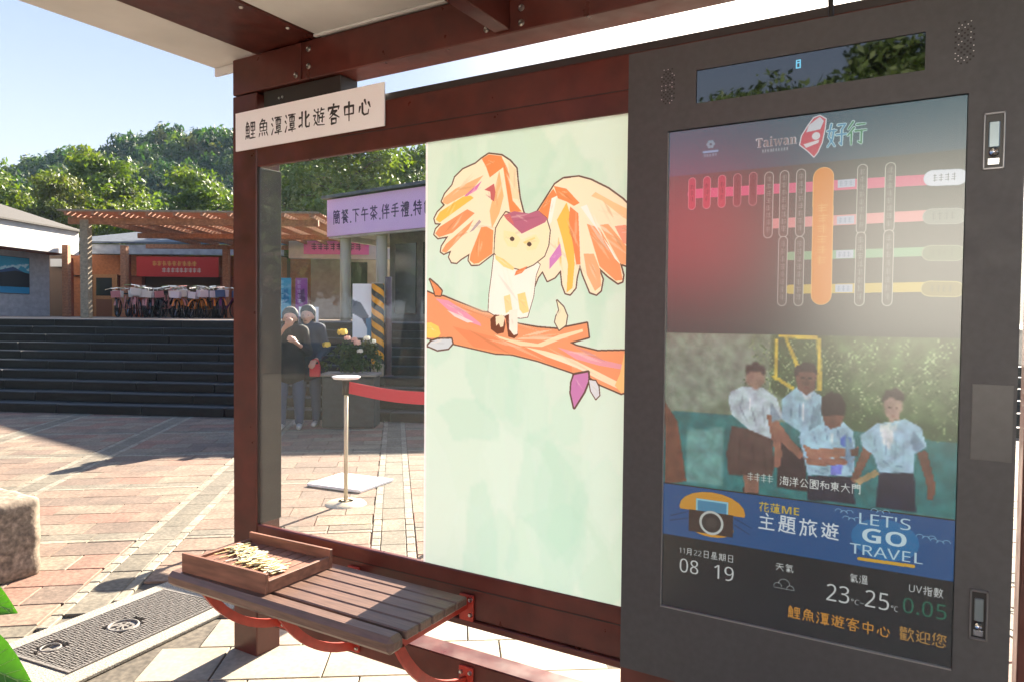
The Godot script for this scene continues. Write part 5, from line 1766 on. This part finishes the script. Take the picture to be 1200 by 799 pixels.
	# upright cloth banners on the terrace
	for q in [["teal_flag", "teal upright banner on the terrace beside the shelter post", 326, 327, 341, Color8(60, 150, 176), Color8(20, 112, 150)], ["purple_flag", "purple upright banner on the terrace right of the teal one", 346, 322, 360, Color8(150, 70, 140), Color8(90, 40, 90)]]:
		im = Image.create(60, 190, false, Image.FORMAT_RGBA8)
		im.fill(q[5])
		blob(im, [Vector2(15, 60), Vector2(45, 50), Vector2(50, 110), Vector2(20, 120)], q[6], 5)
		scribble(im, Rect2(8, 10, 20, 110), 5, q[5].lightened(0.4), 2)
		var f := thing(q[0], q[1], "banner", far_frame * Vector3(span((q[2] + q[4]) / 2.0, 17), 1.397, -17))
		var ww := span(q[4], 17) - span(q[2], 17)
		st = mb()
		box(st, Vector3(-ww / 2, 0.05, -0.01), Vector3(ww / 2, 1.0, 0.0), 0.0, Transform3D(far_frame.basis, Vector3.ZERO))
		box(st, Vector3(-0.02, 0.0, -0.1), Vector3(0.02, 0.05, 0.1), 0.0, Transform3D(far_frame.basis, Vector3.ZERO))
		piece("cloth", st, paint("flag_back", Color(0.4, 0.4, 0.4), 0.8), f)
		part("print", sheet(far_frame.basis * Vector3(-ww / 2, 1.0, 0.003), RGT * ww, up * -0.95), print_mat(q[0] + "_print", ImageTexture.create_from_image(im), 0.8), f)
	# white cloths with ink splashes on thin poles
	for q in [["white_flag", "small white cloth with dark splashes on a pole beside the people", 350, 360, 373, 398], ["white_flag", "taller white cloth with blue splashes beside the striped post", 413, 333, 438, 396]]:
		var dd := 11.72
		im = Image.create(80, 200, false, Image.FORMAT_RGBA8)
		im.fill(Color8(240, 242, 244))
		blob(im, [Vector2(0, 60), Vector2(30, 70), Vector2(60, 120), Vector2(64, 180), Vector2(36, 130), Vector2(0, 110)], Color8(70, 74, 92), 4)
		blob(im, [Vector2(50, 130), Vector2(80, 120), Vector2(80, 200), Vector2(56, 190)], Color8(84, 134, 170), 4)
		var px: float = (q[2] + q[4]) / 2.0
		var f := thing(q[0], q[1], "banner", far_frame * Vector3(span(px, dd), 0.555, -dd))
		var ww := span(q[4], dd) - span(q[2], dd)
		var t1 := rise(px, q[3], dd) - 0.555
		var t0 := rise(px, q[5], dd) - 0.555
		st = mb()
		box(st, Vector3(-ww / 2, t0, -0.006), Vector3(ww / 2, t1, 0.0), 0.0, Transform3D(far_frame.basis, Vector3.ZERO))
		piece("cloth", st, paint("white_board", Color(), 0), f)
		part("print", sheet(far_frame.basis * Vector3(-ww / 2, t1, 0.003), RGT * ww, up * (t0 - t1)), print_mat(q[0] + str(px), ImageTexture.create_from_image(im), 0.8), f)
		st = mb()
		tube(st, [Vector3(0, 0, 0) - FWD * -0.02, Vector3(0, t1, 0) - FWD * -0.02], [0.012], 6)
		piece("pole", st, paint("pole_grey", Color(0.25, 0.25, 0.25), 0.5), f)

func build_posts() -> void:
	# striped post and its thin neighbour
	var up := Vector3.UP
	var p := far_frame * Vector3(span(442.5, 11.7), 0.555, -11.7)
	var t := thing("striped_post", "cream post with yellow and black warning stripes behind the flowers", "post", p)
	var st := mb(true)
	tube(st, [Vector3.ZERO, up * 1.50], [0.100, 0.098], 14)
	piece("shaft", st, paint("cream_post", Color(0.62, 0.52, 0.38), 0.6, {"low": 0.8, "freq": 0.02, "oct": 4, "scale": 0.8}), t)
	var im := Image.create(128, 256, false, Image.FORMAT_RGBA8)
	im.fill(Color8(236, 160, 24))
	for i in range(-3, 8):
		var y := i * 64.0
		fill(im, [Vector2(0, y), Vector2(128, y + 64), Vector2(128, y + 96), Vector2(0, y + 32)], Color8(58, 56, 50))
	var m := print_mat("stripe_print", ImageTexture.create_from_image(im), 0.5)
	m.texture_repeat = true
	st = SurfaceTool.new()
	st.begin(Mesh.PRIMITIVE_TRIANGLES)
	for k in 16:
		for q in [[0, 0], [1, 0], [1, 1], [0, 0], [1, 1], [0, 1]]:
			var a: float = -TAU * (k + q[0]) / 16.0
			st.set_normal(Vector3(cos(a), 0, sin(a)))
			st.set_uv(Vector2((k + q[0]) / 8.0, q[1] * 1.6))
			st.add_vertex(Vector3(cos(a) * 0.102, 1.485 - q[1] * 1.28, sin(a) * 0.102))
	part("stripes", st.commit(), m, t)
	p = far_frame * Vector3(span(455, 11.75), 0.555, -11.75)
	t = thing("slim_post", "slim dull purple post right of the striped post", "post", p)
	st = mb(true)
	tube(st, [Vector3.ZERO, up * 1.6], [0.055], 12)
	piece("shaft", st, paint("purple_post", Color(0.11, 0.07, 0.08), 0.5), t)
	st = mb(true)
	lathe(st, [[0.09, 0.0], [0.09, 0.015], [0.05, 0.02]], 14)
	piece("foot_plate", st, paint("purple_post", Color(), 0), t)
	# rope barrier: two stands and the red belt between them
	var metal := paint("barrier_cream", Color(0.55, 0.47, 0.34), 0.5)
	var black := paint("black_plastic", Color(), 0)
	var spots := [Vector3(-4.136, 0.0, -2.167), Vector3(-2.872, 0.0, -2.089)]
	var words := ["cream barrier stand with white dish on top, behind the glass", "cream barrier stand behind the owl film"]
	for i in 2:
		t = thing("barrier_stand", words[i], "barrier", spots[i], 0.0, "stands of the red belt barrier")
		st = mb(true)
		lathe(st, [[0.0, 0.03], [0.06, 0.026], [0.15, 0.014], [0.165, 0.0]], 22)
		piece("base", st, metal, t)
		st = mb(true)
		tube(st, [up * 0.02, up * 0.90], [0.017], 12)
		piece("pole", st, metal, t)
		st = mb(true)
		tube(st, [up * 0.885, up * 1.0], [0.034], 12)
		piece("belt_case", st, black, t)
		if i == 0:
			st = mb(true)
			lathe(st, [[0.0, 1.004], [0.10, 1.012], [0.115, 1.03], [0.11, 1.034], [0.0, 1.022]], 18)
			piece("dish", st, paint("white_board", Color(), 0), t)
	st = mb()
	var a: Vector3 = spots[0] + (spots[1] - spots[0]).normalized() * 0.036 + up * 0.945
	var b: Vector3 = spots[1] - (spots[1] - spots[0]).normalized() * 0.036 + up * 0.945
	var last := a
	for k in range(1, 13):
		var f := k / 12.0
		var q := a.lerp(b, f) + Vector3(0, -0.035 * sin(PI * f), 0)
		beam(st, last, q, 0.004, 0.095)
		last = q
	var belt := thing("barrier_belt", "red belt stretched between the two barrier stands", "belt", Vector3.ZERO)
	piece("belt", st, paint("belt_red", Color(0.52, 0.03, 0.055), 0.7), belt)
	# white board on the paving
	t = thing("white_floor_board", "white square board lying on the paving behind the glass", "board", Vector3(-4.59, 0.004, -2.70), 0.12)
	st = mb()
	box(st, Vector3(-0.29, 0, -0.25), Vector3(0.29, 0.025, 0.25), 0.003)
	piece("board", st, paint("white_paint", Color(0.8, 0.8, 0.82), 0.5), t)

func build_flowers() -> void:
	var c := far_frame * Vector3(span(412, 10.0), 0, -10.0)
	var t := thing("flower_planter", "dark planter box with leafy bush and yellow roses behind the glass", "planter", c, 0.54)
	var st := mb()
	box(st, Vector3(-0.36, 0.0, -0.2), Vector3(0.36, 0.70, 0.2), 0.015)
	var b := piece("box", st, paint("planter_teal", Color(0.035, 0.05, 0.055), 0.6, {"low": 0.7, "freq": 0.02, "oct": 4, "scale": 1.0}), t)
	st = mb()
	box(st, Vector3(-0.38, 0.70, -0.22), Vector3(0.38, 0.74, 0.22), 0.008)
	piece("rim", st, paint("planter_rim", Color(0.22, 0.2, 0.18), 0.6), b)
	var clumps := []
	for k in 26:
		clumps.append([Vector3(rng.randf_range(-0.36, 0.36), rng.randf_range(0.80, 1.14), rng.randf_range(-0.16, 0.16)), rng.randf_range(0.07, 0.12)])
	part("foliage", leaf_cloud(clumps, 46, 0.034, [Color(0.05, 0.09, 0.025), Color(0.07, 0.11, 0.03), Color(0.10, 0.12, 0.04)], 0.9), paint("tree_leaves", Color(), 0), t)
	st = mb()
	for k in 12:
		var x := rng.randf_range(-0.3, 0.3)
		tube(st, [Vector3(x * 0.5, 0.7, 0), Vector3(x, 1.05, rng.randf_range(-0.1, 0.1))], [0.008, 0.005], 5)
	piece("stems", st, paint("green_stem", Color(0.06, 0.09, 0.03), 0.7), t)
	var rose := paint("yellow_petal", Color(0.72, 0.52, 0.08), 0.6, {"back": Color(0.4, 0.35, 0.1)})
	var blush := paint("blush_petal", Color(0.7, 0.42, 0.34), 0.6, {"back": Color(0.4, 0.3, 0.25)})
	var white := paint("white_petal", Color(0.72, 0.70, 0.58), 0.6, {"back": Color(0.4, 0.4, 0.35)})
	for q in [[-0.10, 1.30, 0.10, 0.075, rose], [-0.30, 1.13, 0.17, 0.06, rose], [-0.02, 1.22, 0.16, 0.05, blush], [0.12, 1.16, 0.18, 0.055, blush], [0.06, 1.20, 0.1, 0.05, blush], [0.24, 1.22, 0.14, 0.05, white], [0.33, 1.18, 0.16, 0.045, white], [0.16, 1.05, 0.2, 0.045, white]]:
		st = mb()
		var at0 := Vector3(q[0], q[1], q[2])
		for k in 13:
			var a := k * 2.4
			var r: float = q[3] * (0.25 + 0.06 * k)
			var n := Vector3(cos(a), 0.9 - 0.09 * k, sin(a)).normalized()
			var x: Vector3 = n.cross(Vector3.UP).normalized() * q[3] * 0.5
			var y: Vector3 = n.cross(x).normalized() * q[3] * 0.5
			var p := at0 + Vector3(cos(a), 0.6 - 0.06 * k, sin(a)) * r
			face(st, [p - x, p - x * 0.5 + y, p + x * 0.5 + y, p + x, p + x * 0.4 - y, p - x * 0.4 - y], at0)
		piece("blossom", st, q[4], t)

# ---------------------------------------------------------------- people
func surface_net(bones: Array, k: float, cell: float) -> ArrayMesh:   # bones: [a, b, ra, rb]
	var lo := Vector3.ONE * 1e9
	var hi := Vector3.ONE * -1e9
	for b in bones:
		for e in [[b[0], b[2]], [b[1], b[3]]]:
			lo = lo.min(e[0] - Vector3.ONE * (e[1] + cell * 3))
			hi = hi.max(e[0] + Vector3.ONE * (e[1] + cell * 3))
	var nx := int((hi.x - lo.x) / cell) + 2
	var ny := int((hi.y - lo.y) / cell) + 2
	var nz := int((hi.z - lo.z) / cell) + 2
	var acc := PackedFloat32Array()
	acc.resize(nx * ny * nz)
	for b in bones:
		var pad: float = maxf(b[2], b[3]) + cell * 2 + k * 3
		var b0: Vector3 = (b[0].min(b[1]) - Vector3.ONE * pad - lo) / cell
		var b1: Vector3 = (b[0].max(b[1]) + Vector3.ONE * pad - lo) / cell
		var ab: Vector3 = b[1] - b[0]
		var l2 := maxf(ab.length_squared(), 1e-9)
		for z in range(maxi(0, int(b0.z)), mini(nz - 1, int(b1.z)) + 1):
			for y in range(maxi(0, int(b0.y)), mini(ny - 1, int(b1.y)) + 1):
				for x in range(maxi(0, int(b0.x)), mini(nx - 1, int(b1.x)) + 1):
					var p := lo + Vector3(x, y, z) * cell
					var t := clampf((p - b[0]).dot(ab) / l2, 0, 1)
					var d: float = p.distance_to(b[0] + ab * t) - lerpf(b[2], b[3], t)
					acc[(z * ny + y) * nx + x] += exp(-d / k)
	var f := acc
	var vid := {}
	var verts := PackedVector3Array()
	var index := PackedInt32Array()
	var corner := [[0, 0, 0], [1, 0, 0], [0, 1, 0], [1, 1, 0], [0, 0, 1], [1, 0, 1], [0, 1, 1], [1, 1, 1]]
	var edges := [[0, 1], [0, 2], [0, 4], [1, 3], [1, 5], [2, 3], [2, 6], [3, 7], [4, 5], [4, 6], [5, 7], [6, 7]]
	for z in nz - 1:
		for y in ny - 1:
			for x in nx - 1:
				var v := []
				var n_in := 0
				for c in corner:
					var s: float = f[((z + c[2]) * ny + y + c[1]) * nx + x + c[0]]
					v.append(s)
					if s > 1.0:
						n_in += 1
				if n_in == 0 or n_in == 8:
					continue
				var sum := Vector3.ZERO
				var n := 0
				for e in edges:
					if (v[e[0]] > 1.0) != (v[e[1]] > 1.0):
						var da := -log(maxf(v[e[0]], 1e-12))
						var db := -log(maxf(v[e[1]], 1e-12))
						var t := da / (da - db)
						var ca: Array = corner[e[0]]
						var cb: Array = corner[e[1]]
						sum += Vector3(ca[0], ca[1], ca[2]).lerp(Vector3(cb[0], cb[1], cb[2]), t)
						n += 1
				vid[(z * ny + y) * nx + x] = verts.size()
				verts.append(lo + (Vector3(x, y, z) + sum / n) * cell)
	for z in range(1, nz - 1):
		for y in range(1, ny - 1):
			for x in range(1, nx - 1):
				var i0 := (z * ny + y) * nx + x
				var here := f[i0] > 1.0
				for ax in 3:
					var step: int = [1, nx, nx * ny][ax]
					if here == (f[i0 + step] > 1.0):
						continue
					var s1: int = [nx, nx * ny, 1][ax]
					var s2: int = [nx * ny, 1, nx][ax]
					var q := [i0 - s1 - s2, i0 - s2, i0, i0 - s1]
					if not (vid.has(q[0]) and vid.has(q[1]) and vid.has(q[2]) and vid.has(q[3])):
						continue
					if here:
						q.reverse()
					for j in [0, 1, 2, 0, 2, 3]:
						index.append(vid[q[j]])
	var st := SurfaceTool.new()
	st.begin(Mesh.PRIMITIVE_TRIANGLES)
	st.set_smooth_group(0)
	for i in index:
		st.add_vertex(verts[i])
	st.index()
	st.generate_normals()
	return st.commit()

func build_people() -> void:
	var skin := paint("skin", Color(0.46, 0.26, 0.18), 0.55)
	var hair := paint("dark_hair", Color(0.012, 0.009, 0.008), 0.75)
	var V := func(x, y, z): return Vector3(x, y, z)
	for who in 2:
		var p: Node3D
		if who == 0:
			p = thing("person", "person in black jacket and blue jeans raising a hand to the face", "person", far_frame * Vector3(span(340, 9.7), 0, -9.7), 0.75)
		else:
			p = thing("person", "person in dark top with blue sleeve holding a red bag, behind the glass", "person", far_frame * Vector3(span(361, 10.0), 0, -10.0), 0.5)
		var s := 0.965 if who == 0 else 0.985
		p.scale = Vector3.ONE * s
		# skeleton, facing +z
		var head: Vector3 = V.call(0, 1.53, 0.03)
		var arms := []
		if who == 0:
			arms = [[V.call(-0.18, 1.36, 0.0), V.call(-0.25, 1.12, 0.12), V.call(-0.06, 1.40, 0.22)], [V.call(0.18, 1.36, 0.0), V.call(0.24, 1.08, 0.05), V.call(0.10, 1.20, 0.22)]]
		else:
			arms = [[V.call(-0.18, 1.36, 0.0), V.call(-0.24, 1.08, 0.02), V.call(-0.22, 0.86, 0.16)], [V.call(0.18, 1.36, 0.0), V.call(0.25, 1.08, 0.0), V.call(0.18, 0.94, 0.20)]]
		var body := [
			[V.call(0, 1.40, 0), V.call(0, 1.50, 0.015), 0.05, 0.05], [head + V.call(0, 0.05, -0.015), head + V.call(0, 0.02, 0.0), 0.088, 0.085], [head + V.call(0, -0.07, 0.045), head + V.call(0, -0.02, 0.035), 0.045, 0.06],
			[head + V.call(0, -0.005, 0.095), head + V.call(0, -0.03, 0.108), 0.01, 0.016], [head + V.call(-0.085, 0, -0.005), head + V.call(-0.085, -0.03, -0.005), 0.014, 0.01], [head + V.call(0.085, 0, -0.005), head + V.call(0.085, -0.03, -0.005), 0.014, 0.01],
			[V.call(0, 0.98, 0), V.call(0, 1.30, 0), 0.10, 0.11], [V.call(-0.08, 1.32, 0), V.call(0.08, 1.32, 0), 0.075, 0.075],
			[V.call(-0.09, 0.92, 0), V.call(-0.105, 0.5, 0.01), 0.07, 0.045], [V.call(0.09, 0.92, 0), V.call(0.105, 0.5, 0.01), 0.07, 0.045], [V.call(-0.105, 0.5, 0.01), V.call(-0.11, 0.1, 0), 0.045, 0.032], [V.call(0.105, 0.5, 0.01), V.call(0.11, 0.1, 0), 0.045, 0.032]]
		for a in arms:
			body.append([a[0], a[1], 0.042, 0.034])
			body.append([a[1], a[2], 0.034, 0.024])
			var dir: Vector3 = (a[2] - a[1]).normalized()
			var side := dir.cross(V.call(0.2, 0.3, 1).normalized()).normalized()
			body.append([a[2] + dir * 0.02, a[2] + dir * 0.07, 0.026, 0.024])
			for k in 4:
				var root: Vector3 = a[2] + dir * 0.085 + side * (k - 1.5) * 0.019
				var n := dir.cross(side)
				body.append([root, root + dir * (0.04 if k in [1, 2] else 0.033) + n * 0.008, 0.0095, 0.009])
				body.append([root + dir * (0.04 if k in [1, 2] else 0.033) + n * 0.008, root + dir * 0.062 + n * 0.03, 0.009, 0.0075])
			body.append([a[2] + dir * 0.03 + side * 0.025, a[2] + dir * 0.075 + side * 0.052, 0.0105, 0.009])
		part("body", surface_net(body, 0.009, 0.013), skin, p)
		var coat := [[V.call(-0.13, 1.36, 0), V.call(0.13, 1.36, 0), 0.085, 0.085], [V.call(0, 1.30, 0.01), V.call(0, 1.05, 0.01), 0.145, 0.135], [V.call(-0.06, 1.1, 0), V.call(-0.07, 0.74, 0.0), 0.125, 0.125], [V.call(0.06, 1.1, 0), V.call(0.07, 0.74, 0.0), 0.125, 0.125], [V.call(0, 1.44, 0), V.call(0, 1.40, 0), 0.065, 0.085]]
		for a in arms:
			coat.append([a[0], a[1], 0.068, 0.058])
			coat.append([a[1], a[1].lerp(a[2], 0.8 if who == 1 else 0.45), 0.056, 0.046])
		part("jacket", surface_net(coat, 0.018, 0.018), paint("black_cloth" if who == 0 else "navy_cloth", Color(0.014, 0.014, 0.017) if who == 0 else Color(0.03, 0.05, 0.09), 0.85, {"low": 0.7, "freq": 0.06, "oct": 4, "scale": 2.0}), p)
		var legs := []
		for sx in [-1.0, 1.0]:
			legs.append([V.call(0.085 * sx, 0.92, 0), V.call(0.11 * sx, 0.5, 0.015), 0.098, 0.072])
			legs.append([V.call(0.11 * sx, 0.5, 0.015), V.call(0.118 * sx, 0.1, 0.0), 0.072, 0.058])
		part("trousers", surface_net(legs, 0.015, 0.018), paint("blue_denim", Color(0.05, 0.085, 0.16), 0.85, {"low": 0.7, "freq": 0.06, "oct": 4, "scale": 2.0}), p)
		var shoe := []
		for sx in [-1.0, 1.0]:
			shoe.append([V.call(0.118 * sx, 0.045, -0.05), V.call(0.125 * sx, 0.036, 0.15), 0.045, 0.036])
		part("shoes", surface_net(shoe, 0.012, 0.015), paint("shoe_grey", Color(0.35, 0.34, 0.33), 0.7), p)
		var hr := [[head + V.call(0, 0.075, -0.03), head + V.call(0, 0.03, -0.05), 0.095, 0.088], [head + V.call(-0.06, 0.06, -0.02), head + V.call(-0.075, -0.09, -0.05), 0.045, 0.03], [head + V.call(0.06, 0.06, -0.02), head + V.call(0.075, -0.09, -0.05), 0.045, 0.03], [head + V.call(0, 0.0, -0.08), head + V.call(0, -0.12, -0.07), 0.06, 0.045], [head + V.call(-0.04, 0.115, 0.04), head + V.call(0.05, 0.115, 0.04), 0.03, 0.03]]
		part("hair", surface_net(hr, 0.014, 0.012), hair, p)
		var face_parts := mb(true)
		for sx in [-1.0, 1.0]:
			lathe(face_parts, [[0.0, 0.004], [0.009, 0.002], [0.011, -0.004]], 8, Transform3D(Basis(Vector3.RIGHT, PI / 2), head + V.call(0.033 * sx, 0.012, 0.082)))
		beam(face_parts, head + V.call(-0.022, -0.062, 0.088), head + V.call(0.022, -0.062, 0.088), 0.008, 0.006)
		piece("eyes_and_mouth", face_parts, paint("eye_dark", Color(0.06, 0.02, 0.018), 0.4), p)
	var st := mb()
	box(st, Vector3(-0.07, 0.0, -0.03), Vector3(0.07, 0.17, 0.03), 0.012)
	var bag := thing("hand_bag", "small red bag hanging in the hand of the person behind the glass", "bag", far_frame * Vector3(span(369, 9.75), 0.70, -9.75), 0.5)
	piece("pouch", st, paint("bag_red", Color(0.5, 0.03, 0.04), 0.6), bag)
	st = mb(true)
	ring(st, 0.055, 0.007, 14, 5, Transform3D(Basis.IDENTITY, Vector3(0, 0.18, 0)))
	piece("handle", st, paint("bag_red", Color(), 0), bag)

# ---------------------------------------------------------------- the plant beside the viewer
func build_plant() -> void:
	var green := paint("fresh_leaf", Color(0.10, 0.24, 0.03), 0.45, {"back": Color(0.8, 1.0, 0.3), "low": 0.85, "freq": 0.02, "oct": 4, "scale": 6.0})
	var stem := paint("green_stem", Color(), 0)
	var c := at(-170, 720, 1.62)
	c.y = 0.0
	var t := thing("potted_shrub", "leafy green shrub whose leaf tips show at the lower left edge", "plant", c)
	var st := mb(true)
	lathe(st, [[0.0, 0.0], [0.13, 0.0], [0.17, 0.28], [0.18, 0.3], [0.16, 0.3], [0.15, 0.26], [0.0, 0.26]], 20)
	piece("pot", st, paint("clay_pot", Color(0.28, 0.12, 0.07), 0.8, {"low": 0.7, "freq": 0.03, "oct": 4, "scale": 2.0}), t)
	st = mb(true)
	tube(st, [Vector3(0, 0.26, 0), Vector3(0.02, 0.7, 0.01), Vector3(-0.02, 0.9, 0), Vector3(0.0, 1.1, -0.02)], [0.012, 0.01, 0.007, 0.004], 7)
	piece("stem", st, stem, t)
	var specs := [   # stalk root height, leaf base, leaf tip, width
		[0.86, at(-70, 690, 1.64) - c, at(20, 712, 1.58) - c, 0.095], [0.72, at(-95, 750, 1.55) - c, at(40, 800, 1.48) - c, 0.13]]
	for i in 22:
		var a := i * 2.4
		if cos(a) > 0.1:   # leaves that would reach into the view were not there
			continue
		var y := 0.4 + 0.03 * i
		specs.append([y, Vector3(cos(a) * 0.08, y + 0.02, sin(a) * 0.08), Vector3(cos(a) * 0.22, y + 0.06, sin(a) * 0.22), 0.06])
	for q in specs:
		st = mb(true)
		var root := Vector3(0, q[0], 0)
		var start: Vector3 = q[1]
		var dir: Vector3 = (q[2] - start).normalized()
		var length: float = start.distance_to(q[2])
		var side := dir.cross(Vector3.UP).normalized()
		if q[1].length() > 0.1 and q == specs[0] or q == specs[1]:
			side = dir.cross((EYE - c - q[2]).normalized() + Vector3(0, 0.3, 0)).normalized()
		var n := side.cross(dir).normalized()
		tube(st, [root, start], [0.003, 0.002], 5)
		var prev := []
		for k in 9:
			var f := k / 8.0
			var w: float = q[3] * sin(PI * pow(f, 0.75)) * 0.5 + 0.0008
			var p := start + dir * length * f - Vector3(0, 0.012 * f * f, 0)
			var row := [p - side * w + n * w * 0.3, p, p + side * w + n * w * 0.3]
			if prev:
				for e in 2:
					face(st, [prev[e], prev[e + 1], row[e + 1], row[e]], p - n)
			prev = row
		var lf := piece("leaf", st, green, t)
		if q == specs[0] or q == specs[1]:
			st = mb()
			var off: Vector3 = n * 0.0015
			for k in 9:
				var f := 0.08 + 0.095 * k
				var p := start + dir * length * f - Vector3(0, 0.012 * f * f, 0)
				var p2 := start + dir * length * (f + 0.1) - Vector3(0, 0.012 * (f + 0.1) * (f + 0.1), 0)
				beam(st, p + off, p2 + off, 0.0022, 0.0015)
				var w: float = q[3] * sin(PI * pow(minf(f + 0.1, 1.0), 0.75)) * 0.42
				for s in [-1.0, 1.0]:
					beam(st, p + off, p2 + side * w * s + n * w * 0.27 + off, 0.0012, 0.001)
			piece("veins", st, paint("leaf_vein", Color(0.22, 0.36, 0.10), 0.5), lf)

# ---------------------------------------------------------------- parked lorries behind the viewer, mirrored in the screen
func build_lorry(label: String, where: Vector3, body: Color, box_len: float, turn := 0.0) -> void:
	var t := thing("parked_lorry", label, "lorry", where, turn)
	var coat := paint("lorry%s" % body.to_html(), body, 0.4)
	var tyre := paint("tyre", Color(), 0)
	var st := mb()
	box(st, Vector3(0, 0.95, 0), Vector3(box_len, 3.5, 2.1), 0.03)
	piece("cargo_box", st, coat, t)
	st = mb()
	prism(st, [Vector3(-1.7, 0.6, 0.05), Vector3(-0.05, 0.6, 0.05), Vector3(-0.05, 2.4, 0.05), Vector3(-1.2, 2.4, 0.05), Vector3(-1.65, 1.5, 0.05)], Vector3(0, 0, 1.95))
	var cab := piece("cab", st, coat, t)
	st = mb()
	prism(st, [Vector3(-1.45, 1.5, 0.045), Vector3(-0.4, 1.5, 0.045), Vector3(-0.4, 2.2, 0.045), Vector3(-1.15, 2.2, 0.045)], Vector3(0, 0, -0.01))
	piece("side_window", st, paint("dark_pane", Color(), 0), cab)
	st = mb()
	box(st, Vector3(-1.6, 0.55, 0.2), Vector3(box_len, 0.94, 1.9), 0.02)
	piece("chassis", st, paint("black_plastic", Color(), 0), t)
	for x in [-0.95, box_len - 1.0]:
		for z in [0.02, 1.85]:
			st = mb(true)
			ring(st, 0.3, 0.12, 18, 8, Transform3D(Basis.IDENTITY, Vector3(x, 0.42, z + 0.12)))
			var w := piece("wheel", st, tyre, t)
			st = mb(true)
			lathe(st, [[0.0, -0.06], [0.2, -0.05], [0.22, 0.05], [0.0, 0.06]], 14, Transform3D(Basis(Vector3.RIGHT, PI / 2), Vector3(x, 0.42, z + 0.12)))
			piece("rim", st, paint("chrome", Color(), 0), w)

func build_roadside_sign() -> void:
	var t := thing("roadside_board", "large plain red board on two posts across the road behind the viewer", "sign", Vector3(-3.6, 0, 9.6))
	var st := mb()
	box(st, Vector3(-1.5, 2.15, 0), Vector3(1.1, 3.75, 0.08), 0.01)
	piece("panel", st, paint("board_red", Color(0.72, 0.03, 0.07), 0.5), t)
	for x in [-1.1, 0.7]:
		st = mb(true)
		tube(st, [Vector3(x, 0, 0.14), Vector3(x, 3.7, 0.14)], [0.06], 10)
		piece("post", st, paint("pole_grey", Color(), 0), t)

# ---------------------------------------------------------------- materials that several things share
func palette() -> void:
	paint("tree_leaves", Color(1, 1, 1), 0.55, {"vertex": true, "back": Color(0.9, 0.95, 0.45)})
	paint("white_board", Color(0.82, 0.81, 0.83), 0.4)
	paint("dark_pane", Color(0.03, 0.035, 0.035), 0.08)
	paint("chrome", Color(0.62, 0.63, 0.65), 0.18, {"metal": 1.0})
	paint("tyre", Color(0.02, 0.02, 0.02), 0.8)
	paint("black_plastic", Color(0.012, 0.012, 0.013), 0.35)
	paint("green_stem", Color(0.06, 0.09, 0.03), 0.7)

# ---------------------------------------------------------------- everything
func _ready() -> void:
	rng.seed = 7
	view_basis = Basis(Vector3.UP, deg_to_rad(30.99)) * Basis(Vector3.RIGHT, deg_to_rad(-1.80)) * Basis(Vector3.BACK, deg_to_rad(0.56))
	var cam := Camera3D.new()
	cam.name = "camera"
	cam.fov = rad_to_deg(2.0 * atan(399.5 / 849.1))
	cam.near = 0.05
	cam.far = 2000.0
	add_child(cam)
	cam.transform = Transform3D(view_basis, EYE)
	cam.current = true

	var env := Environment.new()
	env.background_mode = Environment.BG_SKY
	var sky := Sky.new()
	var ps := ProceduralSkyMaterial.new()
	ps.sky_top_color = lin(0.034, 0.066, 0.14)
	ps.sky_horizon_color = lin(0.205, 0.218, 0.226)
	ps.sky_curve = 0.25
	ps.ground_bottom_color = lin(0.2, 0.18, 0.15)
	ps.ground_horizon_color = lin(0.3, 0.3, 0.3)
	ps.sun_angle_max = 65.0
	ps.sun_curve = 0.2
	sky.sky_material = ps
	env.sky = sky
	env.tonemap_mode = Environment.TONE_MAPPER_LINEAR
	env.tonemap_exposure = 6.1
	env.sdfgi_enabled = true
	env.ssao_enabled = true
	env.ssil_enabled = true
	env.fog_enabled = true
	env.fog_density = 0.0003
	env.fog_light_color = Color(0.72, 0.84, 0.95)
	var we := WorldEnvironment.new()
	we.name = "world"
	we.environment = env
	add_child(we)

	var sun := DirectionalLight3D.new()
	sun.name = "sun"
	sun.light_energy = 1.6
	sun.light_color = Color(1.0, 0.95, 0.87)
	sun.light_angular_distance = 0.5
	sun.shadow_enabled = true
	add_child(sun)
	sun.look_at_from_position(Vector3.ZERO, Vector3(0.10, -0.513, 1.0))

	palette()
	build_ground()
	build_hill()
	build_shelter()
	build_left_house()
	build_back_house()
	build_glass_side()
	build_pergola()
	build_trees()
	build_cabinet()
	build_film()
	build_sign()
	build_bench()
	build_tray()
	build_block()
	build_posts()
	build_flowers()
	build_people()
	build_bicycles()
	build_plant()
	build_roadside_sign()
	build_lorry("white box lorry parked across the road behind the viewer", Vector3(2.3, 0, 11.3), Color(0.82, 0.82, 0.82), 3.8, PI)
